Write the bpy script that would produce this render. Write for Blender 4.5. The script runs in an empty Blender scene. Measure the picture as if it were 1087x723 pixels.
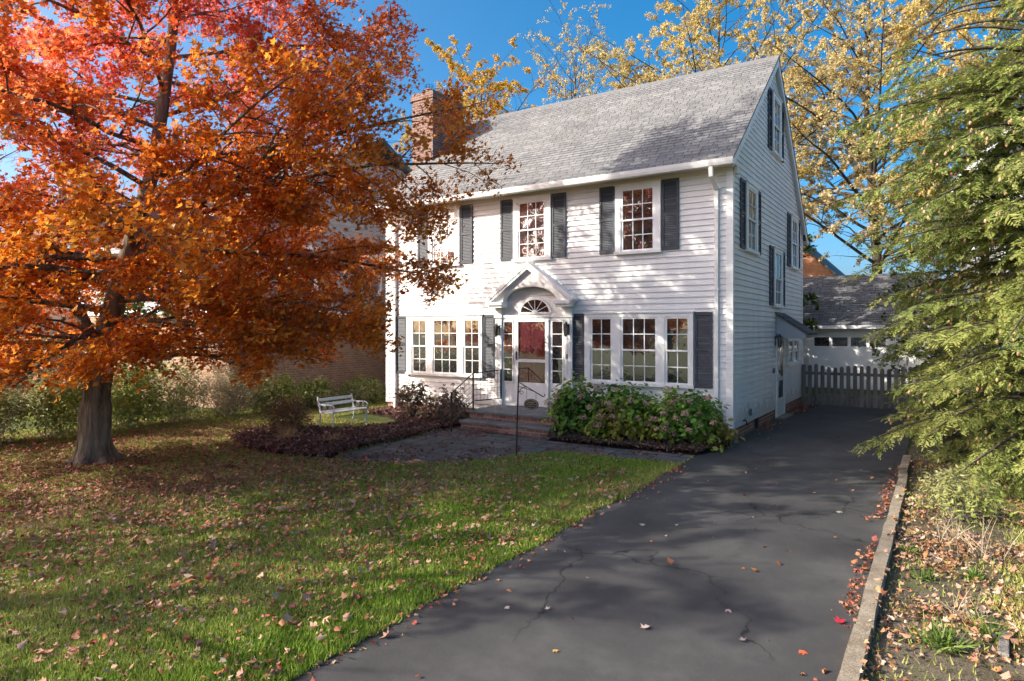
import bpy, math, random
import numpy as np
from mathutils import Vector
random.seed(7); RNG=np.random.default_rng(11)
sc=bpy.context.scene; COL=sc.collection
PI=math.pi; R=math.radians
# ------------------------------------------------------------------ camera
CAM=(3.452,-13.27,2.237); YAW=0.5777; FPX=697.87
cd=bpy.data.cameras.new('camera'); cam=bpy.data.objects.new('camera',cd); COL.objects.link(cam)
cam.location=CAM; cam.rotation_euler=(PI/2,0,YAW); cd.sensor_width=36; cd.lens=36*FPX/1087
cd.shift_y=-12.46/1087; cd.clip_end=600; cd.clip_start=.05; sc.camera=cam
def project(P):
    d=P-np.array(CAM); c,s=math.cos(YAW),math.sin(YAW)
    r=d[:,0]*c+d[:,1]*s; f=-d[:,0]*s+d[:,1]*c
    f=np.where(np.abs(f)<1e-3,1e-3,f)
    return 543.5+FPX*r/f, 349.04-FPX*d[:,2]/f, f
# ------------------------------------------------------------------ light
SUN=Vector((-1.3,-1.26,1.07)).normalized()
w=bpy.data.worlds.new('World'); sc.world=w; w.use_nodes=True
nt=w.node_tree; bg=nt.nodes['Background']
sky=nt.nodes.new('ShaderNodeTexSky'); sky.sky_type='NISHITA'; sky.sun_disc=False
sky.sun_elevation=math.asin(SUN.z); sky.sun_rotation=math.atan2(SUN.x,SUN.y)%(2*PI)
sky.air_density=.6; sky.dust_density=4; sky.ozone_density=2; sky.altitude=0
hs=nt.nodes.new('ShaderNodeHueSaturation'); hs.inputs['Saturation'].default_value=1.5; hs.inputs['Hue'].default_value=.487; nt.links.new(sky.outputs[0],hs.inputs['Color']); mm=nt.nodes.new('ShaderNodeMixRGB'); mm.blend_type='MULTIPLY'; mm.inputs[0].default_value=1; mm.inputs[2].default_value=(1.02,1,.97,1); nt.links.new(hs.outputs[0],mm.inputs[1]); nt.links.new(mm.outputs[0],bg.inputs[0]); bg.inputs[1].default_value=0.15
ld=bpy.data.lights.new('sun','SUN'); ld.energy=3.6; ld.angle=R(.53); ld.color=(1,.93,.80)
lo=bpy.data.objects.new('sun',ld); COL.objects.link(lo); lo.rotation_euler=SUN.to_track_quat('Z','Y').to_euler(); lo.location=(-20,-20,20)
sc.view_settings.view_transform='Standard'; sc.view_settings.look='None'; sc.view_settings.gamma=1
sc.view_settings.exposure=1.18; sc.view_settings.use_curve_mapping=False
sc.cycles.max_bounces=6; sc.cycles.transparent_max_bounces=8
# ------------------------------------------------------------------ materials
def newmat(name):
    m=bpy.data.materials.new(name); m.use_nodes=True; nt=m.node_tree
    return m,nt,nt.nodes['Principled BSDF']
def N(nt,t,**k):
    n=nt.nodes.new(t)
    for a,b in k.items(): setattr(n,a,b)
    return n
def ramp(nt,stops):
    r=N(nt,'ShaderNodeValToRGB'); e=r.color_ramp.elements
    while len(e)<len(stops): e.new(.5)
    for i,(p,c) in enumerate(stops): e[i].position=p; e[i].color=(*c,1)
    return r
def noise(nt,scale,detail=4,vec=None,rough=.55):
    n=N(nt,'ShaderNodeTexNoise'); n.inputs['Scale'].default_value=scale; n.inputs['Detail'].default_value=detail; n.inputs['Roughness'].default_value=rough
    if vec is None:
        tc=N(nt,'ShaderNodeTexCoord'); vec=tc.outputs['Object']
    nt.links.new(vec,n.inputs['Vector']); return n
def paint(name,col,rough=.55,var=.12,scale=6,bump=.0,spec=.4,streak=False):
    m,nt,b=newmat(name); tc=N(nt,'ShaderNodeTexCoord'); v=tc.outputs['Object']
    if streak:
        mp=N(nt,'ShaderNodeMapping'); mp.inputs['Scale'].default_value=(1,1,.15); nt.links.new(v,mp.inputs[0]); v=mp.outputs[0]
    n=noise(nt,scale,5,v)
    lo=tuple(c*(1-var) for c in col); hi=tuple(min(1,c*(1+var*.6)) for c in col)
    r=ramp(nt,[(.3,lo),(.7,hi)]); nt.links.new(n.outputs[0],r.inputs[0]); nt.links.new(r.outputs[0],b.inputs['Base Color'])
    b.inputs['Roughness'].default_value=rough; b.inputs['Specular IOR Level'].default_value=spec
    if bump:
        n2=noise(nt,scale*12,3,v); bp=N(nt,'ShaderNodeBump'); bp.inputs['Strength'].default_value=bump; bp.inputs['Distance'].default_value=.01
        nt.links.new(n2.outputs[0],bp.inputs['Height']); nt.links.new(bp.outputs[0],b.inputs['Normal'])
    return m
def brick(name,c1,c2,mortar,bw=.215,bh=.075,ms=.01,var=.5,wob=.0,flat=False,bump=.6):
    m,nt,b=newmat(name); tc=N(nt,'ShaderNodeTexCoord'); sp=N(nt,'ShaderNodeSeparateXYZ'); nt.links.new(tc.outputs['Object'],sp.inputs[0])
    cb=N(nt,'ShaderNodeCombineXYZ')
    if flat: nt.links.new(sp.outputs[0],cb.inputs[0]); nt.links.new(sp.outputs[1],cb.inputs[1])
    else:
        a=N(nt,'ShaderNodeMath',operation='ADD'); nt.links.new(sp.outputs[0],a.inputs[0]); nt.links.new(sp.outputs[1],a.inputs[1])
        nt.links.new(a.outputs[0],cb.inputs[0]); nt.links.new(sp.outputs[2],cb.inputs[1])
    t=N(nt,'ShaderNodeTexBrick'); nt.links.new(cb.outputs[0],t.inputs['Vector'])
    t.inputs['Color1'].default_value=(*c1,1); t.inputs['Color2'].default_value=(*c2,1); t.inputs['Mortar'].default_value=(*mortar,1)
    t.inputs['Scale'].default_value=1; t.inputs['Brick Width'].default_value=bw; t.inputs['Row Height'].default_value=bh; t.inputs['Mortar Size'].default_value=ms
    t.inputs['Mortar Smooth'].default_value=.2
    n=noise(nt,3,5); mx=N(nt,'ShaderNodeMixRGB',blend_type='MULTIPLY'); mx.inputs[0].default_value=var
    r=ramp(nt,[(.3,(.55,.55,.55)),(.7,(1.15,1.15,1.15))]); nt.links.new(n.outputs[0],r.inputs[0])
    nt.links.new(t.outputs[0],mx.inputs[1]); nt.links.new(r.outputs[0],mx.inputs[2]); nt.links.new(mx.outputs[0],b.inputs['Base Color'])
    b.inputs['Roughness'].default_value=.9; b.inputs['Specular IOR Level'].default_value=.2
    bp=N(nt,'ShaderNodeBump'); bp.invert=True; bp.inputs['Strength'].default_value=bump; bp.inputs['Distance'].default_value=.008
    nt.links.new(t.outputs['Fac'],bp.inputs['Height']); nt.links.new(bp.outputs[0],b.inputs['Normal'])
    return m
def shingle(name,c1,c2,along,across,cw=.33,rh=.14):
    # along: axis index of the ridge; across: factor turning height into slope length
    m,nt,b=newmat(name); tc=N(nt,'ShaderNodeTexCoord'); sp=N(nt,'ShaderNodeSeparateXYZ'); nt.links.new(tc.outputs['Object'],sp.inputs[0])
    mu=N(nt,'ShaderNodeMath',operation='MULTIPLY'); mu.inputs[1].default_value=across; nt.links.new(sp.outputs[2],mu.inputs[0])
    cb=N(nt,'ShaderNodeCombineXYZ'); nt.links.new(sp.outputs[along],cb.inputs[0]); nt.links.new(mu.outputs[0],cb.inputs[1])
    t=N(nt,'ShaderNodeTexBrick'); nt.links.new(cb.outputs[0],t.inputs['Vector'])
    t.inputs['Color1'].default_value=(*c1,1); t.inputs['Color2'].default_value=(*c2,1); t.inputs['Mortar'].default_value=(*[c*.35 for c in c1],1)
    t.inputs['Scale'].default_value=1; t.inputs['Brick Width'].default_value=cw; t.inputs['Row Height'].default_value=rh; t.inputs['Mortar Size'].default_value=.009
    t.offset_frequency=2; t.offset=.37; t.squash=.6; t.squash_frequency=3
    n=noise(nt,1.2,6); n2=noise(nt,220,2)
    r=ramp(nt,[(.3,(.8,.8,.8)),(.7,(1.1,1.1,1.1))]); nt.links.new(n.outputs[0],r.inputs[0])
    r2=ramp(nt,[(.3,(.7,.7,.7)),(.7,(1.25,1.25,1.25))]); nt.links.new(n2.outputs[0],r2.inputs[0])
    mx=N(nt,'ShaderNodeMixRGB',blend_type='MULTIPLY'); mx.inputs[0].default_value=1; nt.links.new(t.outputs[0],mx.inputs[1]); nt.links.new(r.outputs[0],mx.inputs[2])
    m2=N(nt,'ShaderNodeMixRGB',blend_type='MULTIPLY'); m2.inputs[0].default_value=1; nt.links.new(mx.outputs[0],m2.inputs[1]); nt.links.new(r2.outputs[0],m2.inputs[2])
    nt.links.new(m2.outputs[0],b.inputs['Base Color']); b.inputs['Roughness'].default_value=.9; b.inputs['Specular IOR Level'].default_value=.25
    return m
def leafmat(name,trans=.35,rough=.5,spec=.4):
    m,nt,b=newmat(name); a=N(nt,'ShaderNodeAttribute'); a.attribute_name='tint'
    nt.links.new(a.outputs['Color'],b.inputs['Base Color']); b.inputs['Roughness'].default_value=rough; b.inputs['Specular IOR Level'].default_value=spec
    t=N(nt,'ShaderNodeBsdfTranslucent'); nt.links.new(a.outputs['Color'],t.inputs[0])
    mx=N(nt,'ShaderNodeMixShader'); mx.inputs[0].default_value=trans
    nt.links.new(b.outputs[0],mx.inputs[1]); nt.links.new(t.outputs[0],mx.inputs[2]); nt.links.new(mx.outputs[0],nt.nodes['Material Output'].inputs[0])
    return m
def bark(name,c1,c2,scale=9):
    m,nt,b=newmat(name); tc=N(nt,'ShaderNodeTexCoord'); mp=N(nt,'ShaderNodeMapping'); mp.inputs['Scale'].default_value=(1,1,.16); nt.links.new(tc.outputs['Object'],mp.inputs[0])
    n=noise(nt,scale,6,mp.outputs[0],.7); r=ramp(nt,[(.35,c1),(.65,c2)]); nt.links.new(n.outputs[0],r.inputs[0]); nt.links.new(r.outputs[0],b.inputs['Base Color'])
    b.inputs['Roughness'].default_value=.95; b.inputs['Specular IOR Level'].default_value=.15
    n2=noise(nt,scale*2.5,5,mp.outputs[0],.7); bp=N(nt,'ShaderNodeBump'); bp.inputs['Strength'].default_value=1; bp.inputs['Distance'].default_value=.045
    nt.links.new(n2.outputs[0],bp.inputs['Height']); nt.links.new(bp.outputs[0],b.inputs['Normal']); return m
def glassmat(name,tint=(.02,.022,.025),refl=.35):
    m,nt,b=newmat(name); b.inputs['Base Color'].default_value=(*tint,1); b.inputs['Roughness'].default_value=.35; b.inputs['Specular IOR Level'].default_value=.1
    g=N(nt,'ShaderNodeBsdfGlossy'); g.inputs['Roughness'].default_value=.015; g.inputs['Color'].default_value=(.9,.92,.95,1)
    n=noise(nt,1.6,2); bp=N(nt,'ShaderNodeBump'); bp.inputs['Strength'].default_value=.12; bp.inputs['Distance'].default_value=.05
    nt.links.new(n.outputs[0],bp.inputs['Height']); nt.links.new(bp.outputs[0],g.inputs['Normal'])
    mx=N(nt,'ShaderNodeMixShader'); mx.inputs[0].default_value=refl
    nt.links.new(b.outputs[0],mx.inputs[1]); nt.links.new(g.outputs[0],mx.inputs[2]); nt.links.new(mx.outputs[0],nt.nodes['Material Output'].inputs[0]); return m
M={}
M['siding']=paint('white_siding',(.76,.76,.755),.5,.08,2.5,streak=True)
def grime(m):
    nt=m.node_tree; b=nt.nodes['Principled BSDF']; src=b.inputs['Base Color'].links[0].from_socket
    tc=N(nt,'ShaderNodeTexCoord'); sp=N(nt,'ShaderNodeSeparateXYZ'); nt.links.new(tc.outputs['Object'],sp.inputs[0])
    n=noise(nt,3.5,6,None,.7); ad=N(nt,'ShaderNodeMath',operation='MULTIPLY_ADD'); nt.links.new(n.outputs[0],ad.inputs[0]); ad.inputs[1].default_value=-1.6; nt.links.new(sp.outputs[2],ad.inputs[2])
    rr_=ramp(nt,[(.0,(.55,.55,.55)),(.12,(0,0,0))]); a2=N(nt,'ShaderNodeMath',operation='ADD'); nt.links.new(ad.outputs[0],a2.inputs[0]); a2.inputs[1].default_value=.35; nt.links.new(a2.outputs[0],rr_.inputs[0])
    mx=N(nt,'ShaderNodeMixRGB'); nt.links.new(rr_.outputs[0],mx.inputs[0]); nt.links.new(src,mx.inputs[1]); mx.inputs[2].default_value=(.42,.40,.34,1); nt.links.new(mx.outputs[0],b.inputs['Base Color'])
grime(M['siding'])
M['trim']=paint('white_trim',(.82,.82,.81),.45,.05,5)
M['gutter']=paint('white_gutter',(.80,.80,.78),.4,.06,4)
M['soffit']=paint('cream_soffit',(.72,.68,.6),.6,.06,4)
M['shutter']=paint('charcoal_shutter',(.055,.065,.082),.6,.25,9)
M['shingle']=shingle('grey_shingle',(.17,.173,.178),(.245,.244,.242),0,1.6,.30,.14)
M['cap']=paint('ridge_cap',(.16,.16,.165),.9,.2,9)
M['dshingle']=shingle('dark_shingle',(.10,.10,.105),(.16,.16,.165),0,1.8)
M['brick']=brick('red_brick',(.30,.11,.07),(.42,.19,.12),(.42,.38,.34))
M['chimney']=brick('chimney_brick',(.15,.07,.055),(.26,.135,.105),(.28,.25,.22))
M['nbrick']=brick('tan_brick',(.34,.18,.11),(.44,.26,.16),(.42,.36,.29))
M['obrick']=brick('orange_brick',(.50,.17,.08),(.6,.25,.12),(.5,.4,.33))
M['stepbrick']=brick('step_brick',(.22,.10,.08),(.38,.22,.17),(.3,.27,.25),bw=.2,bh=.085)
M['stone']=paint('bluestone',(.17,.175,.18),.8,.35,4,bump=.3)
M['iron']=paint('black_iron',(.012,.012,.013),.45,.2,20,spec=.5)
M['glass']=glassmat('window_glass',(.02,.022,.025),.28)
M['glass2']=glassmat('far_glass',(.03,.03,.035),.25)
M['burg']=paint('burgundy_door',(.11,.018,.028),.35,.1,4)
M['brown']=paint('brown_door',(.06,.035,.025),.5,.2,4)
M['awn']=paint('blue_grey_panel',(.40,.43,.47),.6,.06,4)
M['wfence']=paint('weathered_picket',(.19,.175,.155),.9,.4,7,bump=.4,streak=True)
M['gsiding']=paint('grey_siding',(.34,.35,.36),.7,.1,3,streak=True)
M['benchp']=paint('bench_paint',(.70,.72,.72),.5,.15,20)
M['bark']=bark('maple_bark',(.045,.035,.025),(.29,.24,.18),8)
M['dbark']=bark('dark_bark',(.04,.033,.028),(.13,.11,.09))
M['gbark']=bark('grey_bark',(.12,.11,.10),(.30,.28,.25))
M['leaf']=leafmat('maple_leaf',.6,.42,.4)
M['green']=leafmat('green_leaf',.3,.45,.35)
M['dry']=leafmat('fallen_leaf',.12,.6,.3)
M['needle']=leafmat('hemlock_needle',.3,.6,.25)
M['grass']=leafmat('grass_blade',.3,.6,.25)
M['yleaf']=leafmat('yellow_leaf',.45,.6,.2)
M['petal']=leafmat('flower_petal',.25,.7,.2)
# asphalt
def asphalt():
    m,nt,b=newmat('asphalt')
    n=noise(nt,.8,9,None,.68); r=ramp(nt,[(.33,(.040,.039,.039)),(.52,(.062,.061,.060)),(.68,(.095,.093,.090))]); nt.links.new(n.outputs[0],r.inputs[0])
    n2=noise(nt,230,3,None,.75); r2=ramp(nt,[(.36,(.45,.45,.45)),(.60,(1.3,1.3,1.3)),(.70,(3.2,3.2,3.2))]); nt.links.new(n2.outputs[0],r2.inputs[0])
    mx=N(nt,'ShaderNodeMixRGB',blend_type='MULTIPLY'); mx.inputs[0].default_value=1; nt.links.new(r.outputs[0],mx.inputs[1]); nt.links.new(r2.outputs[0],mx.inputs[2])
    vs_=N(nt,'ShaderNodeTexVoronoi'); vs_.inputs['Scale'].default_value=75; tq=N(nt,'ShaderNodeTexCoord'); nt.links.new(tq.outputs['Object'],vs_.inputs['Vector'])
    sx=N(nt,'ShaderNodeSeparateXYZ'); nt.links.new(vs_.outputs['Color'],sx.inputs[0]); g1=N(nt,'ShaderNodeMath',operation='GREATER_THAN'); g1.inputs[1].default_value=.72; nt.links.new(sx.outputs[0],g1.inputs[0])
    g2=N(nt,'ShaderNodeMath',operation='LESS_THAN'); g2.inputs[1].default_value=.20; nt.links.new(vs_.outputs['Distance'],g2.inputs[0])
    gm_=N(nt,'ShaderNodeMath',operation='MULTIPLY'); nt.links.new(g1.outputs[0],gm_.inputs[0]); nt.links.new(g2.outputs[0],gm_.inputs[1])
    sm=N(nt,'ShaderNodeMixRGB'); nt.links.new(gm_.outputs[0],sm.inputs[0]); nt.links.new(mx.outputs[0],sm.inputs[1]); sm.inputs[2].default_value=(.125,.122,.118,1); mx=sm
    # cracks
    tc=N(nt,'ShaderNodeTexCoord'); dn=noise(nt,2.2,4); ad=N(nt,'ShaderNodeMixRGB',blend_type='ADD'); ad.inputs[0].default_value=.5
    nt.links.new(tc.outputs['Object'],ad.inputs[1]); nt.links.new(dn.outputs['Color'],ad.inputs[2])
    vo=N(nt,'ShaderNodeTexVoronoi',feature='DISTANCE_TO_EDGE'); vo.inputs['Scale'].default_value=.55; nt.links.new(ad.outputs[0],vo.inputs['Vector'])
    rc=ramp(nt,[(.0,(.22,.22,.22)),(.010,(1,1,1))]); nt.links.new(vo.outputs['Distance'],rc.inputs[0])
    m2=N(nt,'ShaderNodeMixRGB',blend_type='MULTIPLY'); nm=noise(nt,.5,2); rm=ramp(nt,[(.42,(0,0,0)),(.54,(1,1,1))]); nt.links.new(nm.outputs[0],rm.inputs[0]); nt.links.new(rm.outputs[0],m2.inputs[0])
    nt.links.new(mx.outputs[0],m2.inputs[1]); nt.links.new(rc.outputs[0],m2.inputs[2]); nt.links.new(m2.outputs[0],b.inputs['Base Color'])
    b.inputs['Roughness'].default_value=.7; b.inputs['Specular IOR Level'].default_value=.3
    bp=N(nt,'ShaderNodeBump'); bp.inputs['Strength'].default_value=.5; bp.inputs['Distance'].default_value=.004
    nt.links.new(n2.outputs[0],bp.inputs['Height']); nt.links.new(bp.outputs[0],b.inputs['Normal']); return m
M['asphalt']=asphalt()
def soil(name,stops,scale=2.5,fine=60,bump=.5):
    m,nt,b=newmat(name); n=noise(nt,scale,6); r=ramp(nt,stops); nt.links.new(n.outputs[0],r.inputs[0])
    n2=noise(nt,fine,4); r2=ramp(nt,[(.3,(.55,.55,.55)),(.7,(1.3,1.3,1.3))]); nt.links.new(n2.outputs[0],r2.inputs[0])
    mx=N(nt,'ShaderNodeMixRGB',blend_type='MULTIPLY'); mx.inputs[0].default_value=1; nt.links.new(r.outputs[0],mx.inputs[1]); nt.links.new(r2.outputs[0],mx.inputs[2])
    nt.links.new(mx.outputs[0],b.inputs['Base Color']); b.inputs['Roughness'].default_value=.95; b.inputs['Specular IOR Level'].default_value=.1
    bp=N(nt,'ShaderNodeBump'); bp.inputs['Strength'].default_value=bump; bp.inputs['Distance'].default_value=.03
    nt.links.new(n2.outputs[0],bp.inputs['Height']); nt.links.new(bp.outputs[0],b.inputs['Normal']); return m
M['lawn']=soil('lawn_soil',[(.3,(.045,.062,.018)),(.5,(.065,.085,.025)),(.7,(.11,.10,.045))],1.2)
M['verge']=soil('verge_soil',[(.3,(.07,.06,.035)),(.5,(.15,.125,.09)),(.7,(.09,.10,.035))],2.2)
M['mulch']=soil('dark_mulch',[(.3,(.025,.015,.015)),(.7,(.07,.045,.04))],3,30,1)
M['concrete']=soil('concrete',[(.3,(.20,.165,.12)),(.7,(.36,.31,.24))],6,90,.4)
M['walk']=brick('slate_walk',(.10,.10,.105),(.16,.155,.15),(.05,.05,.04),bw=.75,bh=.52,ms=.02,var=.8,flat=True,bump=.5)
# ------------------------------------------------------------------ mesh helpers
WL={}
def wloc(o):
    v=Vector((0,0,0))
    while o is not None: v=v+Vector(o.location); o=o.parent
    return v
def link(o,parent=None):
    COL.objects.link(o)
    if parent is not None: o.parent=parent
    return o
def tag(o,label=None,cat=None,group=None,kind=None):
    if label: o['label']=label
    if cat: o['category']=cat
    if group: o['group']=group
    if kind: o['kind']=kind
    return o
def empty(name,loc,label,cat,group=None):
    o=bpy.data.objects.new(name,None); o.location=loc; o.empty_display_size=.2; COL.objects.link(o)
    return tag(o,label,cat,group)
class MB:
    def __init__(s): s.v=[]; s.f=[]
    def add(s,vs,fs):
        b=len(s.v); s.v+= [tuple(v) for v in vs]; s.f+=[tuple(i+b for i in f) for f in fs]; return s
    def box(s,x0,x1,y0,y1,z0,z1):
        return s.add([(x0,y0,z0),(x1,y0,z0),(x1,y1,z0),(x0,y1,z0),(x0,y0,z1),(x1,y0,z1),(x1,y1,z1),(x0,y1,z1)],
              [(3,2,1,0),(4,5,6,7),(0,1,5,4),(1,2,6,5),(2,3,7,6),(3,0,4,7)])
    def prism(s,poly,ax,a,b):
        # poly in the two other axes, extruded along axis ax from a to b
        def P(p,t):
            q=list(p); q.insert(ax,t); return q
        n=len(poly); vs=[P(p,a) for p in poly]+[P(p,b) for p in poly]
        return s.add(vs,[tuple(range(n))[::-1],tuple(range(n,2*n))]+[(i,(i+1)%n,n+(i+1)%n,n+i) for i in range(n)])
    def bar(s,p,q,r,k=6,r2=None):
        return s.tube([p,q],[r,r if r2 is None else r2],k)
    def tube(s,pts,rad,k=6,cap=True):
        pts=[Vector(p) for p in pts]; n=len(pts); vs=[]; fs=[]
        up=Vector((0,0,1)); prev=None
        for i,p in enumerate(pts):
            t=(pts[min(i+1,n-1)]-pts[max(i-1,0)])
            if t.length<1e-9: t=Vector((0,0,1))
            t.normalize()
            if prev is None: a=t.cross(up if abs(t.z)<.95 else Vector((1,0,0))).normalized()
            else:
                a=prev-t*prev.dot(t)
                a=a.normalized() if a.length>1e-6 else t.orthogonal().normalized()
            prev=a; b=t.cross(a)
            for j in range(k):
                an=2*PI*j/k; vs.append(p+(a*math.cos(an)+b*math.sin(an))*rad[i])
        for i in range(n-1):
            for j in range(k):
                fs.append((i*k+j,i*k+(j+1)%k,(i+1)*k+(j+1)%k,(i+1)*k+j))
        if cap: fs.append(tuple(range(k))[::-1]); fs.append(tuple(range((n-1)*k,n*k)))
        return s.add(vs,fs)
    def lathe(s,c,prof,k=10):
        vs=[];fs=[]
        for (r,z) in prof:
            for j in range(k): vs.append((c[0]+r*math.cos(2*PI*j/k),c[1]+r*math.sin(2*PI*j/k),c[2]+z))
        n=len(prof)
        for i in range(n-1):
            for j in range(k): fs.append((i*k+j,i*k+(j+1)%k,(i+1)*k+(j+1)%k,(i+1)*k+j))
        fs.append(tuple(range(k))[::-1]); fs.append(tuple(range((n-1)*k,n*k))); return s.add(vs,fs)
    def build(s,name,mat,parent=None,smooth=False,bevel=0,loc=None):
        me=bpy.data.meshes.new(name)
        off=wloc(parent) if parent is not None else Vector((0,0,0))
        if loc is not None: off=off+(Vector(loc)-off)
        me.from_pydata([tuple(Vector(v)-off) for v in s.v],[],s.f); me.materials.append(mat)
        if smooth: me.polygons.foreach_set('use_smooth',[True]*len(me.polygons))
        o=bpy.data.objects.new(name,me); link(o,parent)
        if loc is not None: o.location=Vector(loc)-(wloc(parent) if parent is not None else Vector((0,0,0)))
        if bevel:
            md=o.modifiers.new('bevel','BEVEL'); md.width=bevel; md.segments=2; md.limit_method='ANGLE'
        me.update(); return o
def npmesh(name,V,loops,starts,totals,mat,parent=None,tint=None,smooth=False):
    me=bpy.data.meshes.new(name)
    off=np.array(wloc(parent)) if parent is not None else np.zeros(3)
    V=(V-off).astype(np.float32)
    me.vertices.add(len(V)); me.vertices.foreach_set('co',V.ravel())
    me.loops.add(len(loops)); me.loops.foreach_set('vertex_index',loops.astype(np.int32))
    me.polygons.add(len(starts)); me.polygons.foreach_set('loop_start',starts.astype(np.int32))
    try: me.polygons.foreach_set('loop_total',totals.astype(np.int32))
    except Exception: pass
    if smooth: me.polygons.foreach_set('use_smooth',np.ones(len(starts),dtype=bool))
    if tint is not None:
        a=me.color_attributes.new('tint','FLOAT_COLOR','POINT')
        c=np.ones((len(V),4),np.float32); c[:,:3]=tint; a.data.foreach_set('color',c.ravel())
    me.materials.append(mat); me.update(calc_edges=True); me.validate()
    o=bpy.data.objects.new(name,me); return link(o,parent)
# leaf shapes: list of (verts Nx3 with fold, faces list)
MAPLE=(np.array([(0,0,0),(0,1,0),(-.38,.02,.10),(-.24,.25,.05),(-.56,.50,.14),(-.20,.56,.04),(.38,.02,.10),(.24,.25,.05),(.56,.50,.14),(.20,.56,.04)]),
       [(0,1,5,4,3,2),(0,6,7,8,9,1)])
OVAL=(np.array([(0,0,0),(0,1,-.08),(-.24,.2,.06),(-.32,.5,.07),(-.18,.82,.0),(.24,.2,.06),(.32,.5,.07),(.18,.82,.0)]),
       [(0,1,4,3,2),(0,5,6,7,1)])
DIAM=(np.array([(0,0,0),(-.36,.45,.1),(0,1,0),(.36,.45,.1)]),[(0,3,2,1)])
NARROW=(np.array([(0,0,0),(-.16,.45,.02),(0,1,0),(.16,.45,.02)]),[(0,3,2,1)])
CURL=(np.array([(0,0,.12),(0,1,.16),(-.36,.05,.2),(-.22,.28,.02),(-.52,.5,.22),(-.2,.6,.05),(.36,.05,.12),(.22,.28,.02),(.52,.5,.25),(.2,.6,.04)]),
       [(0,1,5,4,3,2),(0,6,7,8,9,1)])
def frames(nrm,rot):
    # orthonormal frames with z=nrm and y rotated by rot
    n=nrm/np.linalg.norm(nrm,axis=1,keepdims=True)
    ref=np.where(np.abs(n[:,2:3])<.95,np.array([[0,0,1.]]),np.array([[1.,0,0]]))
    a=np.cross(ref,n); a/=np.linalg.norm(a,axis=1,keepdims=True); b=np.cross(n,a)
    c,s=np.cos(rot)[:,None],np.sin(rot)[:,None]
    return a*c+b*s, -a*s+b*c, n
def leaves(name,P,size,shape,mat,parent,tint,nrm=None,ydir=None,width=None,jit=.0,curl=.0,up=.5):
    n=len(P); S,F=shape
    if ydir is not None:
        y=ydir/np.linalg.norm(ydir,axis=1,keepdims=True); z=nrm-y*np.sum(nrm*y,1,keepdims=True); z/=np.linalg.norm(z,axis=1,keepdims=True)+1e-9; x=np.cross(y,z)
    else:
        if nrm is None:
            nrm=RNG.normal(size=(n,3)); nrm[:,2]=np.abs(nrm[:,2])*1.0+up
        x,y,z=frames(nrm,RNG.uniform(0,2*PI,n))
    k=len(S); sz=size[:,None,None]; wd=1 if width is None else width[:,None,None]
    SS=np.repeat(S[None],n,axis=0)
    if jit: SS=SS+RNG.normal(size=SS.shape)*np.array([jit,jit,jit*.6]); SS[:,:,0]*=RNG.uniform(.65,1.15,(n,1))
    if curl: q=RNG.uniform(-.3,1.,(n,1))*curl; SS[:,:,2]+=q*(SS[:,:,1]-.5)**2*2+RNG.uniform(-.2,1,(n,1))*curl*np.abs(SS[:,:,0])**1.5*1.5
    V=P[:,None,:]+sz*(SS[:,:,0:1]*x[:,None,:]*wd+SS[:,:,1:2]*y[:,None,:]+SS[:,:,2:3]*z[:,None,:])
    V=V.reshape(-1,3)
    fl=np.concatenate([np.array(f) for f in F]); tot=np.array([len(f) for f in F])
    loops=(fl[None,:]+np.arange(n)[:,None]*k).ravel(); totals=np.tile(tot,n); starts=np.concatenate([[0],np.cumsum(totals)[:-1]])
    return npmesh(name,V,loops,starts,totals,mat,parent,np.repeat(tint,k,axis=0))
def snoise(P,f=1.,seed=0):
    # cheap smooth pseudo-noise in about [-1,1]
    r=np.random.default_rng(seed); out=np.zeros(len(P))
    for i in range(6):
        d=r.normal(size=3); d/=np.linalg.norm(d); out+=np.sin(P@d*f*(1+.6*i)*2+r.uniform(0,6.28))/(1+.5*i)
    return out/2.2
def palette(cols,t):
    cols=np.array(cols); t=np.clip(t,0,.9999)*(len(cols)-1); i=t.astype(int); fr=(t-i)[:,None]
    return cols[i]*(1-fr)+cols[np.minimum(i+1,len(cols)-1)]*fr
# ------------------------------------------------------------------ ground
g=MB(); g.add([(-250,-250,-.012),(250,-250,-.012),(250,250,-.012),(-250,250,-.012)],[(0,1,2,3)])
tag(g.build('ground',M['lawn']),kind='structure')
def edge_noise(t,a=.03,s=0): return a*(math.sin(t*2.3+s)+.6*math.sin(t*5.7+1.3*s)+.4*math.sin(t*13.1+2*s))
ys=[-30+i*.15 for i in range(int(42/.15)+1)]; ys=[y for y in ys if y<=11.9]
def strip(name,ys,fl,fr,z,mat,nx=1):
    vs=[];fs=[]
    for y in ys: vs+= [(fl(y),y,z),(fr(y),y,z)]
    for i in range(len(ys)-1): fs.append((2*i,2*i+1,2*i+3,2*i+2))
    return MB().add(vs,fs).build(name,mat)
def drive_left(y):
    if y>-2.7: return -.02 if y>-.6 else -.16
    return -.12+(.02*(-y-2.7))*.6+edge_noise(y,.022)
dv=strip('driveway',ys,drive_left,lambda y: 2.93 if y<7.4 else 3.0,0,M['asphalt']); tag(dv,kind='structure')
# right verge
vg=strip('verge',[y for y in ys if y<8],lambda y:2.98,lambda y:4.35+edge_noise(y,.12,3),-.004,M['verge']); tag(vg,kind='structure')
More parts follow.
